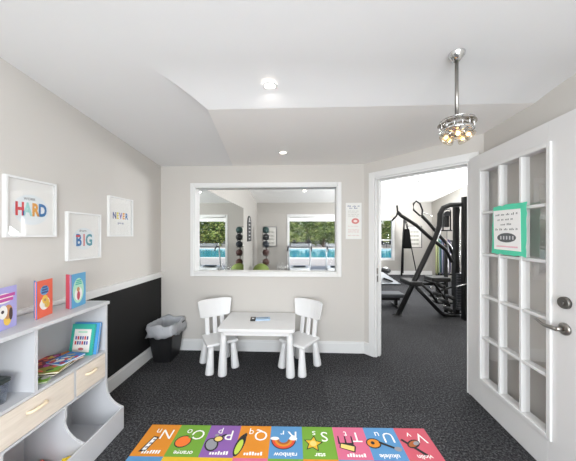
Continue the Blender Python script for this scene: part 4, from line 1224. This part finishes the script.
# low exercise machine under the small gym window
em_ = thing('low_exercise_machine', (3.0, 7.6, 0), 'low white and black exercise machine on the floor below the smaller pool window', 'gym machine')
ym = 7.3
def pr(name, pts, y0, y1, m, bev=.02):
    b = MB(); b.prism([(at(u, v, (y0 + y1) / 2).x, max(0.02, at(u, v, (y0 + y1) / 2).z)) for u, v in pts][::-1], y0, y1, 'y'); return b.build(name, m, em_, bevel=bev)
pr('base', [(370, 285.5), (400, 285.5), (401, 287), (370, 287)], ym - .2, ym + .2, BLK)
pr('fairing', [(374, 271), (382, 272), (391, 278), (399, 283), (399, 286), (374, 286)], ym - .16, ym + .16, WPL2, .03)
b = MB(); c = at(385.5, 270.5, ym); b.sphere(c, .14, 14, (1.05, .9, .62)); b.build('grip_dome', BLKV, em_)
b = MB(); c = at(385.5, 269.2, ym); b.sphere(c, .09, 12, (1, .9, .75)); b.build('dome_cap', WPL2, em_)
b = MB(); b.tube([at(380, 270, ym), at(385, 274, ym), at(388, 276, ym)], .05, 8); b.build('strut', DGREY, em_)
pr('footplate', [(384, 277.5), (393, 281), (392, 282), (383, 279)], ym - .22, ym - .16, BLK, .005)

# gym ceiling fittings
def gz(y): return 3.0 if y < 5.6 else 3.0 - (y - 5.6) * 0.46 / 3.55
def onceil(u, v):
    lo, hi = 3.2, 9.0
    for _ in range(50):
        m_ = (lo + hi) / 2
        if at(u, v, m_).z > gz(m_): hi = m_
        else: lo = m_
    return at(u, v, lo)
p = onceil(458, 172)
vt = thing('ceiling_vent', p, 'white slatted air vent in the gym ceiling above the doorway machine', 'vent')
VM = Matrix.Translation((p.x, p.y, gz(p.y) - .001)) @ Matrix.Rotation(-math.atan(.46 / 3.55) if p.y > 5.6 else 0, 4, 'X')
b = MB()
for q in ((-.2, -.17, -.42, .42), (.17, .2, -.42, .42), (-.17, .17, -.42, -.39), (-.17, .17, .39, .42)): b.box(q[0], q[1], q[2], q[3], -.014, 0, M=VM)
b.build('frame', TRIM, vt)
b = MB(); b.box(-.17, .17, -.39, .39, -.003, -.0005, M=VM); b.build('duct', mat('duct_grey', (70, 70, 72), .8), vt)
for k in range(4):
    b = MB(); x = -.15 + .085 * k; b.prism([(x, -.014), (x + .035, -.005), (x + .038, -.006), (x + .003, -.016)], -.39, .39, 'y', M=VM); b.build('slat', TRIM, vt)
for (u, v, lb) in ((424.5, 181, 'small square ceiling fitting above the press machine in the gym'), (438, 187, 'small spot fitting on the gym ceiling near the corner')):
    p = onceil(u, v); t = thing('ceiling_fitting', p, lb, 'ceiling light'); z = gz(p.y) - .03
    b = MB(); b.box(p.x - .16, p.x + .16, p.y - .09, p.y + .09, z, z + .06); b.build('housing', mat('fitting_grey', (170, 170, 168), .5), t, bevel=.01)
    b = MB(); b.box(p.x - .02, p.x + .14, p.y - .07, p.y + .07, z - .006, z); b.build('lens', LENS, t)
for k, (x, y) in enumerate(((0.0, 5.2), (2.6, 3.6), (2.9, 6.4), (0.2, 7.6), (3.6, 7.8), (-.6, 4.2))):
    z = gz(y) - .002
    can(x, y, z, 'round recessed light in the gym ceiling', 'recessed lights in the gym ceiling', .07)
    area('gym_downlight', (x, y, z - .012), .3, 5, (0, 0, 0), (1, .97, .93))

# ------------------------------------------------------------------ outside : pool terrace and trees
DECK = mat('pale_concrete', (188, 184, 178), .9, var=.06, vscale=2)
box_struct('ground', DECK, (-16, 22, GY + .15, 15.9, -.25, -.06), (-16, 22, 26.6, 40, -.25, -.06), (-16, -9, 15.9, 26.6, -.25, -.06), (16, 22, 15.9, 26.6, -.25, -.06))
pool = thing('swimming_pool', (3, 21, -.1), 'turquoise swimming pool on the terrace outside the gym windows', 'pool')
b = MB(); b.box(-9, 16, 15.9, 26.6, -.3, -.12); b.build('water', mat('pool_water', (64, 190, 214), .08, var=.08, vscale=.8), pool)
b = MB()
for q in ((-9.3, 16.3, 15.6, 15.95), (-9.3, 16.3, 26.55, 26.9), (-9.3, -8.95, 15.95, 26.55), (15.95, 16.3, 15.95, 26.55)): b.box(*q, -.09, -.03)
b.build('coping', mat('white_coping', (228, 226, 222), .7), pool)
LEAF = [mat('leaf_%d' % i, c, .7, var=.35, vscale=1.3) for i, c in enumerate(((96, 118, 60), (128, 144, 74), (80, 102, 58), (146, 154, 92)))]
BARK = mat('bark', (92, 80, 66), .9, var=.2)
def tree(x, y, h, w, seed, label):
    t = thing('terrace_tree', (x, y, -.06), label, 'tree', 'trees beyond the pool')
    random.seed(seed)
    b = MB(); b.tube([(x, y, -.1), (x + .1, y, h * .3), (x + random.uniform(-.2, .2), y, h * .7)], [.16, .12, .05], 8); b.build('trunk', BARK, t)
    b = MB(); b.use(LEAF[seed % 4]); cl = [(random.gauss(0, w * .28), random.gauss(0, w * .25), h * random.uniform(.18, .92), random.uniform(.5, 1.0)) for _ in range(16)]
    for i in range(1500):
        if i % 9 == 0: b.use(LEAF[(seed + random.randint(0, 3)) % 4])
        c = random.choice(cl); d = Vector((random.gauss(0, 1), random.gauss(0, 1), random.gauss(0, 1))).normalized() * c[3] * random.uniform(.6, 1)
        pnt = Vector((x + c[0], y + c[1], c[2])) + d
        if pnt.z < .02: pnt.z = .05
        s = random.uniform(.08, .2); M = Matrix.Translation(pnt) @ Matrix.Rotation(random.uniform(0, 6.3), 4, 'Z') @ Matrix.Rotation(random.uniform(-1, 1), 4, 'X')
        b.add([(-s, 0, -s * .5), (s, 0, -s * .5), (s * .7, 0, s * .6), (-s * .7, 0, s * .6)], [(0, 1, 2, 3)], M=M)
    b.build('foliage', None, t)
for k in range(12):
    tree(-9.5 + 2.1 * k, 31.0, 3.4 + .9 * ((k * 7) % 4) / 3, 1.9, k, 'bushy green tree standing just beyond the swimming pool')
for k in range(8):
    tree(-11 + 3.6 * k, 36.5, 5.2 + .8 * ((k * 5) % 3) / 2, 3.4, k + 20, 'taller green tree standing in the back row beyond the pool')
# terrace tables by the pool
def ptable(x, y, label):
    t = thing('terrace_table', (x, y, -.06), label, 'table', 'dark tables by the pool')
    b = MB(); b.lathe([(.004, .70), (.55, .70), (.57, .68), (.55, .66), (.004, .66)], (x, y, -.06), 20); b.build('tabletop', DGREY, t)
    b = MB(); b.cyl((x, y, -.03), (x, y, .6), .04); b.cyl((x, y, -.06), (x, y, -.02), .28); b.build('pedestal', BLK, t)
    for k in range(4):
        a = PI / 4 + k * PI / 2; cx, cy = x + .95 * math.cos(a), y + .95 * math.sin(a)
        c = thing('terrace_chair', (cx, cy, -.06), 'dark terrace chair round a table by the pool', 'chair', 'terrace chairs by the pool')
        b = MB(); b.box(cx - .22, cx + .22, cy - .22, cy + .22, .36, .4); b.build('seat', BLK, c)
        M = Matrix.Translation((cx, cy, 0)) @ Matrix.Rotation(a, 4, 'Z')
        b = MB(); b.box(.19, .23, -.22, .22, .4, .85, M=M); b.build('backrest', BLK, c)
        for i in (-.19, .19):
            for j in (-.19, .19): b = MB(); b.cyl((cx + i, cy + j, -.06), (cx + i, cy + j, .36), .018, n=6); b.build('leg', BLK, c)
ptable(.4, 27.9, 'round dark terrace table outside the left part of the pool window')
ptable(9.7, 27.9, 'round dark terrace table outside the smaller pool window')

# ------------------------------------------------------------------ world, sun, camera
w = bpy.data.worlds.new('sky'); SC.world = w; w.use_nodes = True
nt = w.node_tree; bg = nt.nodes['Background']
sky = nt.nodes.new('ShaderNodeTexSky')
try:
    sky.sky_type = 'NISHITA'; sky.sun_disc = False; sky.sun_elevation = math.radians(48); sky.sun_rotation = math.radians(200); sky.dust_density = 2.5
except Exception: pass
nt.links.new(sky.outputs[0], bg.inputs['Color']); bg.inputs['Strength'].default_value = 0.16
sn = bpy.data.lights.new('sun', 'SUN'); sn.energy = 2.2; sn.angle = math.radians(3); sn.color = (1, .96, .9)
so = bpy.data.objects.new('sun', sn); so.rotation_euler = (math.radians(42), 0, math.radians(-25)); COL.objects.link(so)

cam = bpy.data.cameras.new('camera'); cam.sensor_width = 36; cam.lens = 36 * 250 / 576
cam.shift_y = 4.5 / 576; cam.clip_start = 0.02; cam.clip_end = 200
co = bpy.data.objects.new('camera', cam); co.location = (0, 0, 1.4); co.rotation_euler = (PI / 2, 0, math.atan(0.04)); COL.objects.link(co)
SC.camera = co
vs_ = SC.view_settings
vs_.view_transform = 'Standard'; vs_.look = 'None'; vs_.gamma = 1; vs_.exposure = 0.5; vs_.use_curve_mapping = False
SC.cycles.use_denoising = True
SC.cycles.max_bounces = 12; SC.cycles.diffuse_bounces = 8; SC.cycles.transparent_max_bounces = 24; SC.cycles.glossy_bounces = 6
SC.cycles.caustics_reflective = False; SC.cycles.caustics_refractive = False
